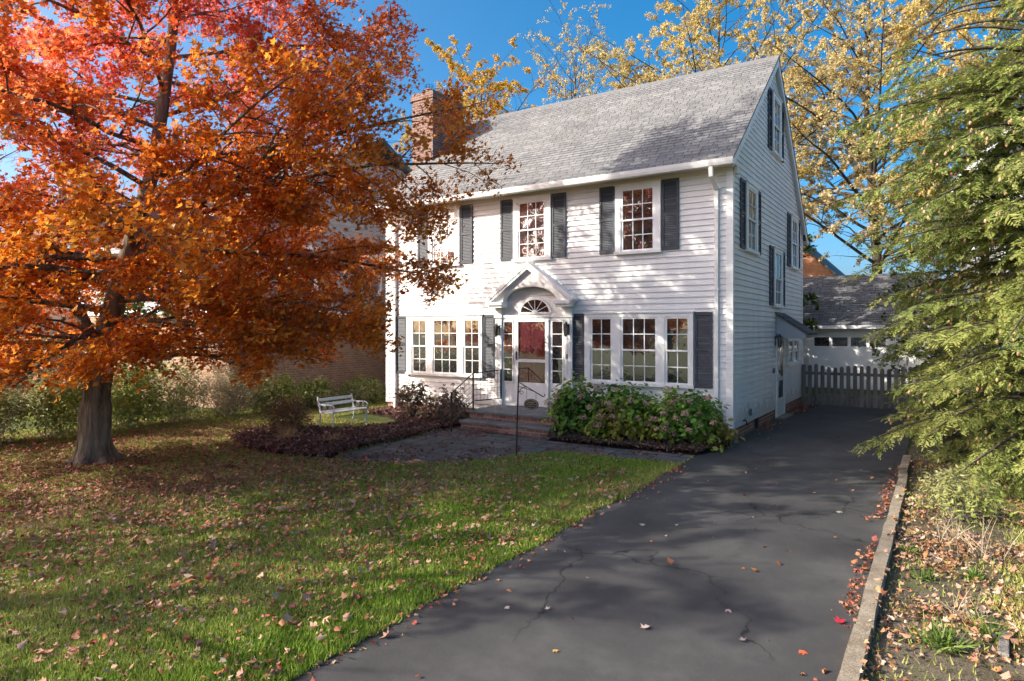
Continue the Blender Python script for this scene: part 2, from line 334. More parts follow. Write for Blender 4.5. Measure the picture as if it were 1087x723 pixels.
# kerb : jointed concrete strip
k=MB(); y=-20.0; yj=-20.0
while y<-.2:
    y2=min(y+1.52,-.2); dx=random.uniform(-.012,.012); dz=random.uniform(-.008,.01)
    n=6
    for i in range(n):
        a=y+(y2-y-.012)*i/n; b=y+(y2-y-.012)*(i+1)/n
        e=lambda t,s:edge_noise(t,.004,s)
        k.add([(2.915+dx+e(a,1),a,-.05),(3.045+dx+e(a,2),a,-.05),(3.045+dx+e(b,2),b,-.05),(2.915+dx+e(b,1),b,-.05),
               (2.925+dx+e(a,1),a,.075+dz),(3.037+dx+e(a,2),a,.08+dz),(3.037+dx+e(b,2),b,.08+dz),(2.925+dx+e(b,1),b,.075+dz)],
              [(4,5,6,7),(0,4,7,3),(1,2,6,5)]+([(0,1,5,4)] if i==0 else [])+([(3,7,6,2)] if i==n-1 else []))
    y=y2
tag(k.build('kerb',M['concrete']),kind='structure')
# front walk, flush slabs
WALK=[(-.17,-2.62),(-1.3,-2.74),(-2.2,-2.82),(-2.75,-3.4),(-3.1,-4.2),(-3.7,-4.9),(-4.6,-5.35),(-5.2,-5.5),(-5.5,-5.1),(-5.6,-4.0),(-5.62,-3.0),(-5.8,-2.1),(-5.75,-1.3),(-5.5,-1.2),(-3.2,-1.3),(-3.15,-1.9),(-1.6,-1.92),(-.17,-1.8)]
MULCH=[(-5.2,-5.52),(-6.2,-5.85),(-7.3,-5.75),(-8.4,-5.3),(-8.9,-4.7),(-8.75,-4.1),(-8.2,-3.7),(-7.4,-3.3),(-7.0,-2.4),(-7.1,-1.6),(-8.2,-1.0),(-9.2,-.8),(-9.25,-.02),(-5.6,-.02),(-5.62,-1.2),(-5.82,-1.3),(-5.84,-2.1),(-5.66,-3.0),(-5.64,-4.0),(-5.54,-5.1)]
HBED=[(-3.3,-.02),(.02,-.02),(.05,-.9),(-.15,-1.78),(-1.6,-1.9),(-3.14,-1.88),(-3.25,-1.3)]
def inside(P,poly):
    x,y=P[:,0],P[:,1]; r=np.zeros(len(P),bool); n=len(poly)
    for i in range(n):
        x1,y1=poly[i]; x2,y2=poly[(i+1)%n]
        c=((y1>y)!=(y2>y))&(x<(x2-x1)*(y-y1)/((y2-y1) if y2!=y1 else 1e-9)+x1); r^=c
    return r
def polysheet(name,poly,z,mat):
    return MB().add([(x,y,z) for x,y in poly],[tuple(range(len(poly)))]).build(name,mat)
tag(polysheet('walk',WALK,.004,M['walk']),kind='structure')
def mound(name,poly,h,mat,step=.12,z0=.0):
    xs=np.arange(min(p[0] for p in poly)-.2,max(p[0] for p in poly)+.2,step); yy=np.arange(min(p[1] for p in poly)-.2,max(p[1] for p in poly)+.2,step)
    X,Y=np.meshgrid(xs,yy,indexing='ij'); P=np.stack([X.ravel(),Y.ravel(),np.zeros(X.size)],1)
    # distance to polygon edge
    D=np.full(len(P),9.); n=len(poly)
    for i in range(n):
        a=np.array(poly[i]); b=np.array(poly[(i+1)%n]); ab=b-a; t=np.clip(((P[:,:2]-a)@ab)/(ab@ab),0,1); D=np.minimum(D,np.linalg.norm(P[:,:2]-(a+t[:,None]*ab),axis=1))
    ins=inside(P,poly); sd=np.where(ins,D,-D)
    P[:,2]=z0+h*np.clip(sd/.9,-.3,1)+(.02*snoise(P,5,3)+.012*snoise(P,17,4))*np.clip(sd/.15,0,1)
    nx,ny=X.shape; keep=(sd>-.1).reshape(nx,ny); fs=[]
    for i in range(nx-1):
        for j in range(ny-1):
            if keep[i,j] and keep[i+1,j] and keep[i,j+1] and keep[i+1,j+1]:
                a=i*ny+j; fs.append((a,a+ny,a+ny+1,a+1))
    return MB().add(P.tolist(),fs).build(name,mat,smooth=True)
tag(mound('mulch_bed',MULCH,.08,M['mulch']),kind='structure')
tag(mound('planting_bed',HBED,.07,M['mulch']),kind='structure')
# ------------------------------------------------------------------ house
HOUSE=empty('house',(0,0,0),'white clapboard two-storey house with charcoal shutters and steep grey shingle roof','house')
X0,X1,YD=-9.3,0.0,7.8; ZS=.25; ZE=5.5; RY=3.82; RZ=8.93; FS=.80; BS=.95; CO=.12
def fmap(a,b,d): return (a,-d,b)
def smap(a,b,d): return (d,a,b)
def courses(mapf,a0f,a1f,z0,z1,name='wall',out=.026):
    m=MB(); z=z0
    while z<z1-1e-6:
        zt=min(z+CO,z1); a0,a1=a0f(z),a1f(z); b0,b1=a0f(zt),a1f(zt)
        if a1-a0>.03:
            j=random.uniform(-.0012,.0012)
            m.add([mapf(a0,z,out+j),mapf(a1,z,out+j),mapf(b1,zt,.002),mapf(b0,zt,.002),mapf(a0,z,-.003),mapf(a1,z,-.003)],[(0,1,2,3),(4,5,1,0)])
        z=zt
    return m.build(name,M['siding'],HOUSE)
courses(fmap,lambda z:X0,lambda z:X1,ZS,ZE)
def gy0(z): return 0 if z<=ZE+.3 else min(RY,(z-ZE-.3)/FS*1.0+0.0)
def rear_y(z): return YD if z<=5.15 else YD-(z-5.15)/BS
def fy(z):
    zl=RZ-FS*RY-.06
    return 0 if z<=zl else (z-zl)/FS
def ry(z):
    zl=RZ-BS*(YD-RY)-.06
    return YD if z<=zl else YD-(z-zl)/BS
courses(smap,fy,ry,ZS,RZ-.08)
courses(lambda a,b,d:(X0-d,a,b),fy,ry,ZS,RZ-.08)
courses(lambda a,b,d:(a,YD+d,b),lambda z:X0,lambda z:X1,ZS,5.1)
b=MB(); b.box(X0+.02,X1-.02,.02,YD-.02,-.3,ZS+.02)
b.build('foundation',M['brick'],HOUSE)
b=MB(); b.box(-.018,.004,1.95,2.2,.02,.24); b.build('basement_vent',M['iron'],HOUSE)
# corner boards, frieze
b=MB()
b.box(-.11,.024,-.024,-.0,ZS-.01,ZE); b.box(0.0,.024,-.0,.09,ZS-.01,ZE); b.build('corner_board',M['trim'],HOUSE)
b=MB(); b.box(X0-.024,X0+.1,-.024,0,ZS-.01,ZE); b.box(X0-.024,X0,0,.09,ZS-.01,ZE); b.build('corner_board',M['trim'],HOUSE)
b=MB(); b.box(0,.024,YD-.09,YD+.024,ZS-.01,5.1); b.build('corner_board',M['trim'],HOUSE)
b=MB(); b.box(X0-.1,.024,-.03,-.003,5.36,5.62); b.build('frieze',M['soffit'],HOUSE)
# roof
roof=empty  # placeholder name reuse avoided below
def slope_rows(m,y0,z0,y1,z1,xa,xb,n,tooth=.017):
    for i in range(n):
        t0,t1=i/n,(i+1)/n
        ya,za=y0+(y1-y0)*t0,z0+(z1-z0)*t0; yb,zb=y0+(y1-y0)*t1,z0+(z1-z0)*t1
        j=random.uniform(-.001,.002)
        m.add([(xa,ya,za+tooth+j),(xb,ya,za+tooth+j),(xb,yb,zb),(xa,yb,zb),(xa,ya,za-.002),(xb,ya,za-.002)],[(0,1,2,3),(4,5,1,0)])
m=MB(); ey=-.40; ez=RZ-FS*(RY+.40)
xa,xb=X0-.14,.14
slope_rows(m,ey,ez,RY,RZ,xa,xb,37); by=YD+.25; bz=RZ-BS*(by-RY)
slope_rows(m,by,bz,RY,RZ,xa,xb,37)
ROOF=m.build('roof',M['shingle'],HOUSE)
# underside slab (dark edge) + rake boards
m=MB(); m.prism([(ey,ez-.004),(RY,RZ-.004),(by,bz-.004),(by,bz-.045),(RY,RZ-.05),(ey,ez-.045)],0,xa+.003,xb-.003); m.build('drip_edge',M['cap'],ROOF)
for xx in (xb-.035,xa+.01):
    m=MB()
    m.prism([(ey+.03,ez-.02-.03),(RY,RZ-.055),(RY,RZ-.24),(ey+.03,ez-.20)],0,xx,xx+.022)
    m.prism([(by-.03,bz+.0-.045),(by-.03,bz-.20),(RY,RZ-.24),(RY,RZ-.055)],0,xx+.001,xx+.023)
    m.build('rake_board',M['trim'],ROOF)
# gable soffit under the rake
for (a,bb) in ((0.003,xb-.036),(xa+.034,X0-.003)):
    m=MB()
    m.prism([(-.02,RZ-FS*(RY+.02)-.10),(RY,RZ-.10),(RY,RZ-.13),(-.02,RZ-FS*(RY+.02)-.13)],0,a,bb)
    m.prism([(YD,RZ-BS*(YD-RY)-.10),(YD,RZ-BS*(YD-RY)-.13),(RY,RZ-.13),(RY,RZ-.10)],0,a,bb)
    m.build('rake_soffit',M['trim'],ROOF)
m=MB(); m.prism([(RY-.14,RZ-.14*FS+.018),(RY,RZ+.03),(RY+.14,RZ-.14*BS+.018),(RY+.14,RZ-.14*BS+.005),(RY,RZ+.012),(RY-.14,RZ-.14*FS+.005)],0,xa,xb); m.build('ridge_cap',M['cap'],ROOF)
# eave: soffit, gutter, return
m=MB(); m.box(xa+.01,xb-.04,-.36,-.03,ez-.11,ez-.075); m.box(.03,xb-.04,-.0,.14,ez-.25,ez-.08); m.build('eave_soffit',M['soffit'],ROOF)
gp=[(-.385,ez-.155),(-.485,ez-.155),(-.505,ez-.10),(-.515,ez-.035),(-.495,ez-.03),(-.49,ez-.04),(-.385,ez-.05)]
m=MB(); m.prism(gp,0,xa,xb); m.build('gutter',M['gutter'],ROOF)
m=MB()
m.prism([(by+.12,bz-.15),(by+.02,bz-.15),(by+.0,bz-.03),(by+.13,bz-.03)],0,xa,xb); m.build('gutter',M['gutter'],ROOF)
# downspouts
def downspout(x):
    m=MB(); w=.04
    m.box(x-w,x+w,-.47,-.40,ez-.36,ez-.155)
    m.prism([(-.47,ez-.36),(-.40,ez-.36),(-.035,ez-.50),(-.035,ez-.60),(-.09,ez-.60),(-.10,ez-.56)],0,x-w+.001,x+w-.001)
    m.box(x-w,x+w,-.095,-.032,.12,ez-.56)
    for zz in (1.2,3.0,4.6): m.box(x-w-.012,x+w+.012,-.1,-.03,zz,zz+.03)
    m.prism([(-.095,.12),(-.032,.12),(-.16,.02),(-.25,.02),(-.25,.07)],0,x-w+.001,x+w-.001)
    m.build('downspout',M['gutter'],HOUSE,bevel=.008)
downspout(-.29); downspout(X0+.35)
# chimney (part of the roof)
ch=MB(); cx0,cx1,cy0,cy1=-9.85,-9.05,1.64,3.06
ch.box(cx0,cx1,cy0,cy1,-.1,9.05); ch.box(cx0-.03,cx1+.03,cy0-.03,cy1+.03,9.05,9.2); ch.box(cx0,cx1,cy0,cy1,9.2,9.27)
CH=ch.build('chimney',M['chimney'],ROOF)
for (px,py) in ((-9.45,1.95),(-9.45,2.35)):
    p=MB(); p.lathe((px,py,9.27),[(.12,0),(.12,.12),(.15,.13),(.13,.16),(.10,.16)],12); p.build('chimney_pot',M['brick'],CH)
    p=MB()
    for j in range(8):
        a=2*PI*j/8; p.bar((px+.12*math.cos(a),py+.12*math.sin(a),9.43),(px+.12*math.cos(a),py+.12*math.sin(a),9.56),.006,4)
        b_=2*PI*(j+1)/8; p.bar((px+.12*math.cos(a),py+.12*math.sin(a),9.56),(px+.12*math.cos(b_),py+.12*math.sin(b_),9.56),.006,4)
    p.build('bird_guard',M['iron'],CH)
p=MB(); p.box(-9.6,-9.25,2.6,2.95,9.27,9.36)
p.add([(-9.7,2.5,9.4),(-9.15,2.5,9.4),(-9.15,3.05,9.4),(-9.7,3.05,9.4),(-9.43,2.77,9.53)],[(0,1,4),(1,2,4),(2,3,4),(3,0,4),(3,2,1,0)]); p.build('chimney_cap',M['iron'],CH)
p=MB(); p.prism([(cy0-.03,RZ-FS*(RY-cy0)+.03),(cy0+.1,RZ-FS*(RY-cy0-.1)+.06),(cy1+.05,RZ-FS*(RY-cy1-.05)+.14),(cy1+.05,RZ-FS*(RY-cy1-.05)+.0),(cy0-.03,RZ-FS*(RY-cy0)-.05)],0,cx1-.001,cx1+.012); p.build('flashing',M['cap'],CH)
# windows ------------------------------------------------------------------
def mbox(m,mapf,a0,a1,b0,b1,d0,d1):
    vs=[mapf(a,b,d) for d in (d0,d1) for b in (b0,b1) for a in (a0,a1)]
    return m.add(vs,[(0,1,3,2),(4,5,7,6),(0,1,5,4),(2,3,7,6),(0,2,6,4),(1,3,7,5)])
def sash_unit(parent,mapf,a0,a1,b0,b1,cols,rows=2,dd=0,glass='glass'):
    """double hung window unit inside the opening"""
    mid=(b0+b1)/2; fr=.045
    s=MB(); g_=MB(); mu=MB()
    for (lo,hi,d) in ((b0,mid+.018,.038+dd),(mid-.018,b1,.052+dd)):
        mbox(s,mapf,a0,a0+fr,lo,hi,d-.012,d+.012); mbox(s,mapf,a1-fr,a1,lo,hi,d-.012,d+.012)
        mbox(s,mapf,a0+fr,a1-fr,lo,lo+fr*.8,d-.012,d+.0125); mbox(s,mapf,a0+fr,a1-fr,hi-fr*.8,hi,d-.012,d+.0125)
        g_.add([mapf(a0+.02,lo+.02,d-.006),mapf(a1-.02,lo+.02,d-.006),mapf(a1-.02,hi-.02,d-.006),mapf(a0+.02,hi-.02,d-.006)],[(0,1,2,3)])
        for c in range(1,cols):
            x=a0+fr+(a1-a0-2*fr)*c/cols; mbox(mu,mapf,x-.009,x+.009,lo+fr*.8,hi-fr*.8,d-.007,d+.006)
        for r in range(1,rows):
            z=lo+fr*.8+(hi-lo-1.6*fr)*r/rows; mbox(mu,mapf,a0+fr,a1-fr,z-.009,z+.009,d-.0065,d+.0055)
    so=s.build('sash',M['trim'],parent); g_.build('pane',M[glass],parent)
    if cols>1 or rows>1: mu.build('muntin',M['trim'],parent)
def window(parent,mapf,a0,a1,b0,b1,units,glass='glass',sill=True,trim='trim',rows=2,cw=.085):
    """units: list of (a0,a1,cols) openings; casing fills the rest"""
    m=MB(); od=.074
    mbox(m,mapf,a0,a1,b1-cw,b1,-.01,od); mbox(m,mapf,a0-.02,a1+.02,b1,b1+.03,-.01,od+.025)
    edges=[a0]+[v for u in units for v in (u[0],u[1])]+[a1]
    for i in range(0,len(edges),2): mbox(m,mapf,edges[i],edges[i+1],b0+.04,b1-cw,-.01,od-.002)
    W=m.build('window',M[trim],parent)
    if sill:
        s=MB(); mbox(s,mapf,a0-.02,a1+.02,b0-.02,b0+.04,-.01,od+.03); s.build('sill',M[trim],W)
    for u in units: sash_unit(W,mapf,u[0]+.004,u[1]-.004,b0+.042,b1-cw-.002,u[2],rows,0,glass)
    return W
def shutter(parent,mapf,a0,a1,b0,b1):
    m=MB(); d0,d1=.016,.05; st=.05; mid=(b0+b1)/2-.02
    mbox(m,mapf,a0,a0+st,b0,b1,d0,d1); mbox(m,mapf,a1-st,a1,b0,b1,d0,d1)
    for z in (b0,mid,b1-.07): mbox(m,mapf,a0+st,a1-st,z,z+.07,d0,d1-.002)
    mbox(m,mapf,a0+st,a1-st,b0+.01,b1-.01,d0,d0+.006)
    for (lo,hi) in ((b0+.07,mid),(mid+.07,b1-.07)):
        z=lo+.01
        while z<hi-.03:
            m.add([mapf(a0+st,z,d1-.008),mapf(a1-st,z,d1-.008),mapf(a1-st,z+.032,d0+.012),mapf(a0+st,z+.032,d0+.012)],[(0,1,2,3)]); z+=.037
    return m.build('shutter',M['shutter'],parent)
def single(mapf,c,b0,b1,w=1.03,cols=3,sh=.37,glass='glass'):
    window(HOUSE,mapf,c-w/2,c+w/2,b0,b1,[(c-w/2+.13,c+w/2-.13,cols)],glass)
    shutter(HOUSE,mapf,c-w/2-.015-sh,c-w/2-.015,b0+.02,b1+.02); shutter(HOUSE,mapf,c+w/2+.015,c+w/2+.015+sh,b0+.02,b1+.02)
single(fmap,-1.965,3.86,5.33,w=1.03); single(fmap,-4.61,3.86,5.33,w=1.03); single(fmap,-7.26,3.86,5.33,w=1.03)
# ground-floor triple windows
window(HOUSE,fmap,-3.22,-.76,1.04,2.57,[(-3.08,-2.54,2),(-2.35,-1.52,3),(-1.36,-.83,2)])
shutter(HOUSE,fmap,-3.245,-3.245,1.06,2.58) if False else None
shutter(HOUSE,fmap,-.74,-.38,1.04,2.58)
shutter(HOUSE,fmap,-3.56,-3.24,1.04,2.58)
window(HOUSE,fmap,-8.53,-6.04,1.04,2.57,[(-8.35,-7.82,2),(-7.62,-6.79,3),(-6.62,-6.10,2)])
shutter(HOUSE,fmap,-6.02,-5.67,1.04,2.58); shutter(HOUSE,fmap,-8.92,-8.55,1.04,2.58)
# side windows
for (c,b0,b1) in ((1.405,3.88,5.31),(4.145,2.78,4.22),(6.33,3.90,5.33),(3.985,6.52,7.98)):
    single(smap,c,b0,b1,w=1.0,cols=2,sh=.37)
window(HOUSE,smap,5.32,6.95,1.27,2.02,[(5.42,6.08,1),(6.2,6.86,1)],rows=1)
# entrance ----------------------------------------------------------------
E_=MB()
E_.box(-5.60,-3.53,-.045,-.0,.40,2.90)
SUR=E_.build('door_surround',M['trim'],HOUSE)
for (a,b_) in ((-5.62,-5.44),(-3.70,-3.52)):
    p=MB(); p.box(a,b_,-.10,-.04,.55,2.50); p.box(a-.02,b_+.02,-.12,-.04,.40,.55); p.box(a-.02,b_+.02,-.125,-.04,2.50,2.585)
    p.box(a+.04,a+.055,-.106,-.1,.62,2.44); p.box(b_-.055,b_-.04,-.106,-.1,.62,2.44)
    p.box(a-.0,b_+.0,-.10,-.04,2.585,2.86); p.build('pilaster',M['trim'],SUR)
p=MB(); p.box(-5.44,-3.70,-.09,-.045,2.50,2.56); p.box(-5.44,-3.70,-.07,-.045,2.44,2.50); p.build('door_header',M['trim'],SUR)
# pediment with arched cut
def arcpts(cx,cz,rx,rz,a0,a1,n): return [(cx+rx*math.cos(a0+(a1-a0)*i/n),cz+rz*math.sin(a0+(a1-a0)*i/n)) for i in range(n+1)]
cx=-4.575; lo=2.88
arc=arcpts(cx,lo,.73,.34,0,PI,24)        # right to left over the top
outer=[(cx+1.1,lo)]+[(cx,3.70)]+[(cx-1.1,lo)]
p=MB(); n=len(arc); vsF=[];
pts_o=[]
for (x,z) in arc:
    t=abs(x-cx)/1.1; pts_o.append((x,3.70-(3.70-lo)*t))
vs=[];fs=[]
for yv in (-.24,-.05):
    vs+=[(x,yv,z) for x,z in arc]+[(x,yv,z) for x,z in pts_o]
for i in range(n-1):
    fs.append((i,i+1,n+i+1,n+i)); fs.append((i,i+1,2*n+i+1,2*n+i))
p.add(vs,fs)
for sgn in (1,-1):
    p.prism([(cx+sgn*.73,lo),(cx+sgn*1.1,lo),(cx+sgn*.73,3.70-(3.70-lo)*.73/1.1)],1,-.24,-.05)
    p.box(cx+sgn*.915-.21,cx+sgn*.915+.21,-.34,-.05,2.80,2.878)
    p.box(cx+sgn*.915-.18,cx+sgn*.915+.18,-.30,-.05,2.74,2.80)
PED=p.build('pediment',M['trim'],SUR)
for sgn in (1,-1):
    q=MB(); q.prism([(cx,3.70),(cx+sgn*1.16,2.85),(cx+sgn*1.20,2.90),(cx+sgn*1.20,2.93),(cx,3.79)],1,-.34,-.02)
    q.prism([(cx,3.62),(cx+sgn*1.08,2.84),(cx+sgn*1.14,2.85),(cx,3.70)],1,-.33,-.05); q.build('raking_cornice',M['trim'],PED)
# fanlight
fcx,fcz=-4.52,2.615
f=MB(); pts=arcpts(fcx,fcz,.43,.35,0,PI,20); f.add([(x,-.052,z) for x,z in pts],[tuple(range(len(pts)))]); 
FAN=f.build('fanlight',M['glass'],SUR)
f=MB(); po=arcpts(fcx,fcz,.44,.36,0,PI,20); pi_=arcpts(fcx,fcz,.385,.305,0,PI,20)
for i in range(20):
    q=[po[i],po[i+1],pi_[i+1],pi_[i]]; f.prism(q,1,-.075,-.046)
f.box(fcx-.44,fcx+.44,-.08,-.046,fcz-.03,fcz+.012)
for a in (30,60,90,120,150):
    a=R(a); f.bar((fcx+.05*math.cos(a),-.062,fcz+.05*math.sin(a)),(fcx+.4*math.cos(a),-.062,fcz+.32*math.sin(a)),.009,5)
hub=arcpts(fcx,fcz,.08,.07,0,PI,8); f.prism(hub,1,-.072,-.05); f.build('fan_muntin',M['trim'],FAN)
# sidelights
for (a,b_) in ((-5.39,-5.15),(-4.05,-3.79)):
    s=MB(); mbox(s,fmap,a-.03,a,.98,2.40,.045,.062); mbox(s,fmap,b_,b_+.03,.98,2.40,.045,.062); mbox(s,fmap,a-.03,b_+.03,.95,.98,.045,.064); mbox(s,fmap,a-.03,b_+.03,2.40,2.43,.045,.064)
    for r in range(1,5): z=.98+1.42*r/5; mbox(s,fmap,a,b_,z-.009,z+.009,.047,.056)
    for (q,r_) in ((.50,.88),): mbox(s,fmap,a-.01,a+.01,q,r_,.045,.055); mbox(s,fmap,b_-.01,b_+.01,q,r_,.045,.055); mbox(s,fmap,a+.01,b_-.01,q,q+.02,.045,.0545); mbox(s,fmap,a+.01,b_-.01,r_-.02,r_,.045,.0545)
    SL=s.build('sidelight',M['trim'],SUR)
    gq=MB(); gq.add([fmap(a,.98,.049),fmap(b_,.98,.049),fmap(b_,2.40,.049),fmap(a,2.40,.049)],[(0,1,2,3)]); gq.build('pane',M['glass'],SL)
# storm door with the burgundy door seen through it
d=MB(); mbox(d,fmap,-5.06,-4.14,.41,2.45,.046,.052); 
DOOR=d.build('front_door',M['burg'],SUR)
def stormglass():
    m,nt,b=newmat('storm_glass'); t=N(nt,'ShaderNodeBsdfTransparent'); g=N(nt,'ShaderNodeBsdfGlossy'); g.inputs['Roughness'].default_value=.02
    mx=N(nt,'ShaderNodeMixShader'); mx.inputs[0].default_value=.22; nt.links.new(t.outputs[0],mx.inputs[1]); nt.links.new(g.outputs[0],mx.inputs[2]); nt.links.new(mx.outputs[0],nt.nodes['Material Output'].inputs[0]); return m
M['storm']=stormglass()
s=MB()
for (a,b_,c,e) in ((-5.06,-4.97,.42,2.45),(-4.23,-4.14,.42,2.45),(-4.97,-4.23,2.40,2.45),(-4.97,-4.23,1.45,1.52),(-4.97,-4.23,.42,.97)): mbox(s,fmap,a,b_,c,e,.066,.086)
mbox(s,fmap,-4.93,-4.27,.50,.90,.086,.089)
SD=s.build('storm_door',M['trim'],SUR)
gq=MB()
for (lo_,hi) in ((1.52,2.40),(.97,1.45)): gq.add([fmap(-4.97,lo_,.076),fmap(-4.23,lo_,.076),fmap(-4.23,hi,.076),fmap(-4.97,hi,.076)],[(0,1,2,3)])
gq.build('pane',M['storm'],SD)
h=MB(); h.tube([(-5.015,-.088,1.52),(-5.015,-.125,1.54),(-5.015,-.125,1.66),(-5.015,-.088,1.68)],[.009]*4,6); h.box(-5.03,-5.0,-.093,-.086,1.5,1.7); h.build('handle',M['iron'],SD)
m=MB()
for (a,b_,c,e) in ((-4.93,-4.64,1.72,2.32),(-4.56,-4.27,1.72,2.32),(-4.93,-4.64,1.0,1.6),(-4.56,-4.27,1.0,1.6)):
    mbox(m,fmap,a,b_,c,c+.012,.052,.058); mbox(m,fmap,a,b_,e-.012,e,.052,.058); mbox(m,fmap,a,a+.012,c+.012,e-.012,.052,.058); mbox(m,fmap,b_-.012,b_,c+.012,e-.012,.052,.058)
m.build('panel_moulding',M['burg'],DOOR)
h=MB(); h.lathe((-4.6,-.06,1.0),[(.02,0),(.02,.02)],8)
# wall lanterns
def lantern(mapf,a,z,d0=.1,parent=SUR,sc_=1.0):
    o=MB(); c=mapf(a,z,d0+.11)
    mbox(o,mapf,a-.04,a+.04,z-.12,z+.12,d0,d0+.015)
    p1=mapf(a,z+.05,d0+.01); p2=mapf(a,z+.17,d0+.06); p3=mapf(a,z+.17,d0+.11); p4=mapf(a,z+.12,d0+.11); o.tube([p1,p2,p3,p4],[.008]*4,5)
    x,y_,zz=c
    o.lathe((x,y_,z+.10),[(.065,-.0),(.02,.045),(.008,.07)],6); o.lathe((x,y_,z-.13),[(.01,-.03),(.03,-.01),(.035,0.0)],6)
    for j in range(6):
        t=2*PI*j/6; o.bar((x+.055*math.cos(t),y_+.055*math.sin(t),z+.10),(x+.035*math.cos(t),y_+.035*math.sin(t),z-.13),.005,4)
    L=o.build('wall_lantern',M['iron'],parent)
    q=MB(); q.lathe((x,y_,z-.128),[(.030,0),(.05,.226)],6); q.build('lantern_glass',M['glass2'],L)
lantern(fmap,-5.52,2.20); lantern(fmap,-3.62,2.22)
lantern(smap,3.93,1.93,.02,HOUSE)
# mailbox and bell on the pilaster
q=MB(); q.box(-3.66,-3.63,-.106,-.1,1.55,1.66); q.build('door_bell',M['iron'],SUR)
q=MB(); q.box(-3.99,-3.80,-.12,-.05,.80,.93); q.prism([(-.125,.93),(-.05,.93),(-.05,.98)],0,-3.995,-3.795); q.build('mail_box',M['trim'],SUR)
# side entrance
d=MB(); mbox(d,smap,4.03,4.14,0,2.10,0,.045); mbox(d,smap,4.96,5.07,0,2.10,0,.045); mbox(d,smap,4.14,4.96,2.02,2.10,0,.045)
SDR=d.build('door_frame',M['trim'],HOUSE)
d=MB(); mbox(d,smap,4.14,4.96,.02,2.02,.01,.02); DD=d.build('side_door',M['brown'],HOUSE)
d=MB()
for (a,b_,c,e) in ((4.14,4.24,.02,2.02),(4.86,4.96,.02,2.02),(4.24,4.86,1.92,2.02),(4.24,4.86,.92,1.02),(4.24,4.86,.02,.48)): mbox(d,smap,a,b_,c,e,.022,.038)
d.build('storm_frame',M['trim'],DD)
d=MB(); mbox(d,smap,4.24,4.86,1.02,1.92,.024,.028); mbox(d,smap,4.24,4.86,.48,.92,.024,.028); d.build('pane',M['glass'],DD)
d=MB(); d.box(.02,.25,4.0,5.1,-.01,.03); d.build('door_step',M['concrete'],HOUSE)
# awning over the side door
a=MB()
for yy in (4.03,5.07): a.prism([(.02,2.58),(.02,2.0),(.70,2.0),(.70,2.12)],1,yy,yy+.03)
a.box(.68,.71,4.06,5.07,2.0,2.13)
AW=a.build('awning',M['awn'],HOUSE)
a=MB(); a.prism([(.0,2.66),(.80,2.12),(.80,2.09),(.0,2.60)],1,3.97,5.16); a.build('awning_roof',M['dshingle'],AW)
# outlets and hose tap
q=MB(); q.box(.014,.06,1.28,1.38,.38,.52); q.build('outlet_box',M['cap'],HOUSE)
q=MB(); q.bar((.01,.79,.33),(.09,.79,.33),.014,6); q.bar((.08,.79,.33),(.10,.79,.25),.012,6); q.bar((.06,.75,.37),(.06,.83,.37),.01,5); q.bar((.06,.79,.33),(.06,.79,.37),.006,5); q.build('hose_tap',M['iron'],HOUSE)
q=MB(); q.box(.014,.05,3.66,3.76,1.15,1.27); q.build('doorbell_box',M['cap'],HOUSE)
# ------------------------------------------------------------------ stoop
ST=empty('front_steps',(-4.4,-.8,0),'low brick steps with bluestone treads below the burgundy front door','steps')
m=MB(); m.box(-5.5,-3.25,-1.30,-.03,0,.34); m.box(-5.5,-3.25,-1.62,-1.302,0,.15); m.build('riser',M['stepbrick'],ST)
m=MB(); m.box(-5.53,-3.2,-1.34,-.028,.34,.395); m.build('landing',M['stone'],ST,bevel=.008)
m=MB(); m.box(-5.53,-3.2,-1.67,-1.31,.15,.205); m.build('tread',M['stone'],ST,bevel=.008)
# ------------------------------------------------------------------ railing
RL=empty('stair_railing',(-5.42,-2.0,0),'black wrought iron stair railing with lattice infill left of the front steps','railing')
posts=[(-5.45,-2.02,0,.86),(-5.42,-1.27,.40,1.25),(-5.45,-.10,.40,1.26)]
for (x,y,z0,z1) in posts: MB().box(x-.014,x+.014,y-.014,y+.014,z0,z1).box(x-.035,x+.035,y-.035,y+.035,z0,z0+.008).build('post',M['iron'],RL)
m=MB()
def rail_between(a,b,za,zb,m): m.bar((a[0],a[1],za),(b[0],b[1],zb),.013,6)
p0,p1,p2=posts
rail_between(p0,p1,.84,1.23,m); m.build('rail',M['iron'],RL); m=MB(); rail_between(p1,p2,1.23,1.24,m); m.build('rail',M['iron'],RL)
m=MB(); rail_between(p0,p1,.20,.60,m); m.build('rail',M['iron'],RL); m=MB(); rail_between(p1,p2,.60,.56,m); m.build('rail',M['iron'],RL)
m=MB()
for (A,B,za,zb,la,lb,nx) in ((p0,p1,.84,1.23,.20,.60,5),(p1,p2,1.23,1.24,.60,.56,8)):
    for i in range(1,nx):
        t=i/nx; x=A[0]+(B[0]-A[0])*t; y=A[1]+(B[1]-A[1])*t; m.bar((x,y,la+(lb-la)*t),(x,y,za+(zb-za)*t),.005,4)
    for j in range(1,5):
        t=j/5; m.bar((A[0]+.004,A[1],la+(za-la)*t),(B[0]+.004,B[1],lb+(zb-lb)*t),.005,4)
m.build('lattice',M['iron'],RL)
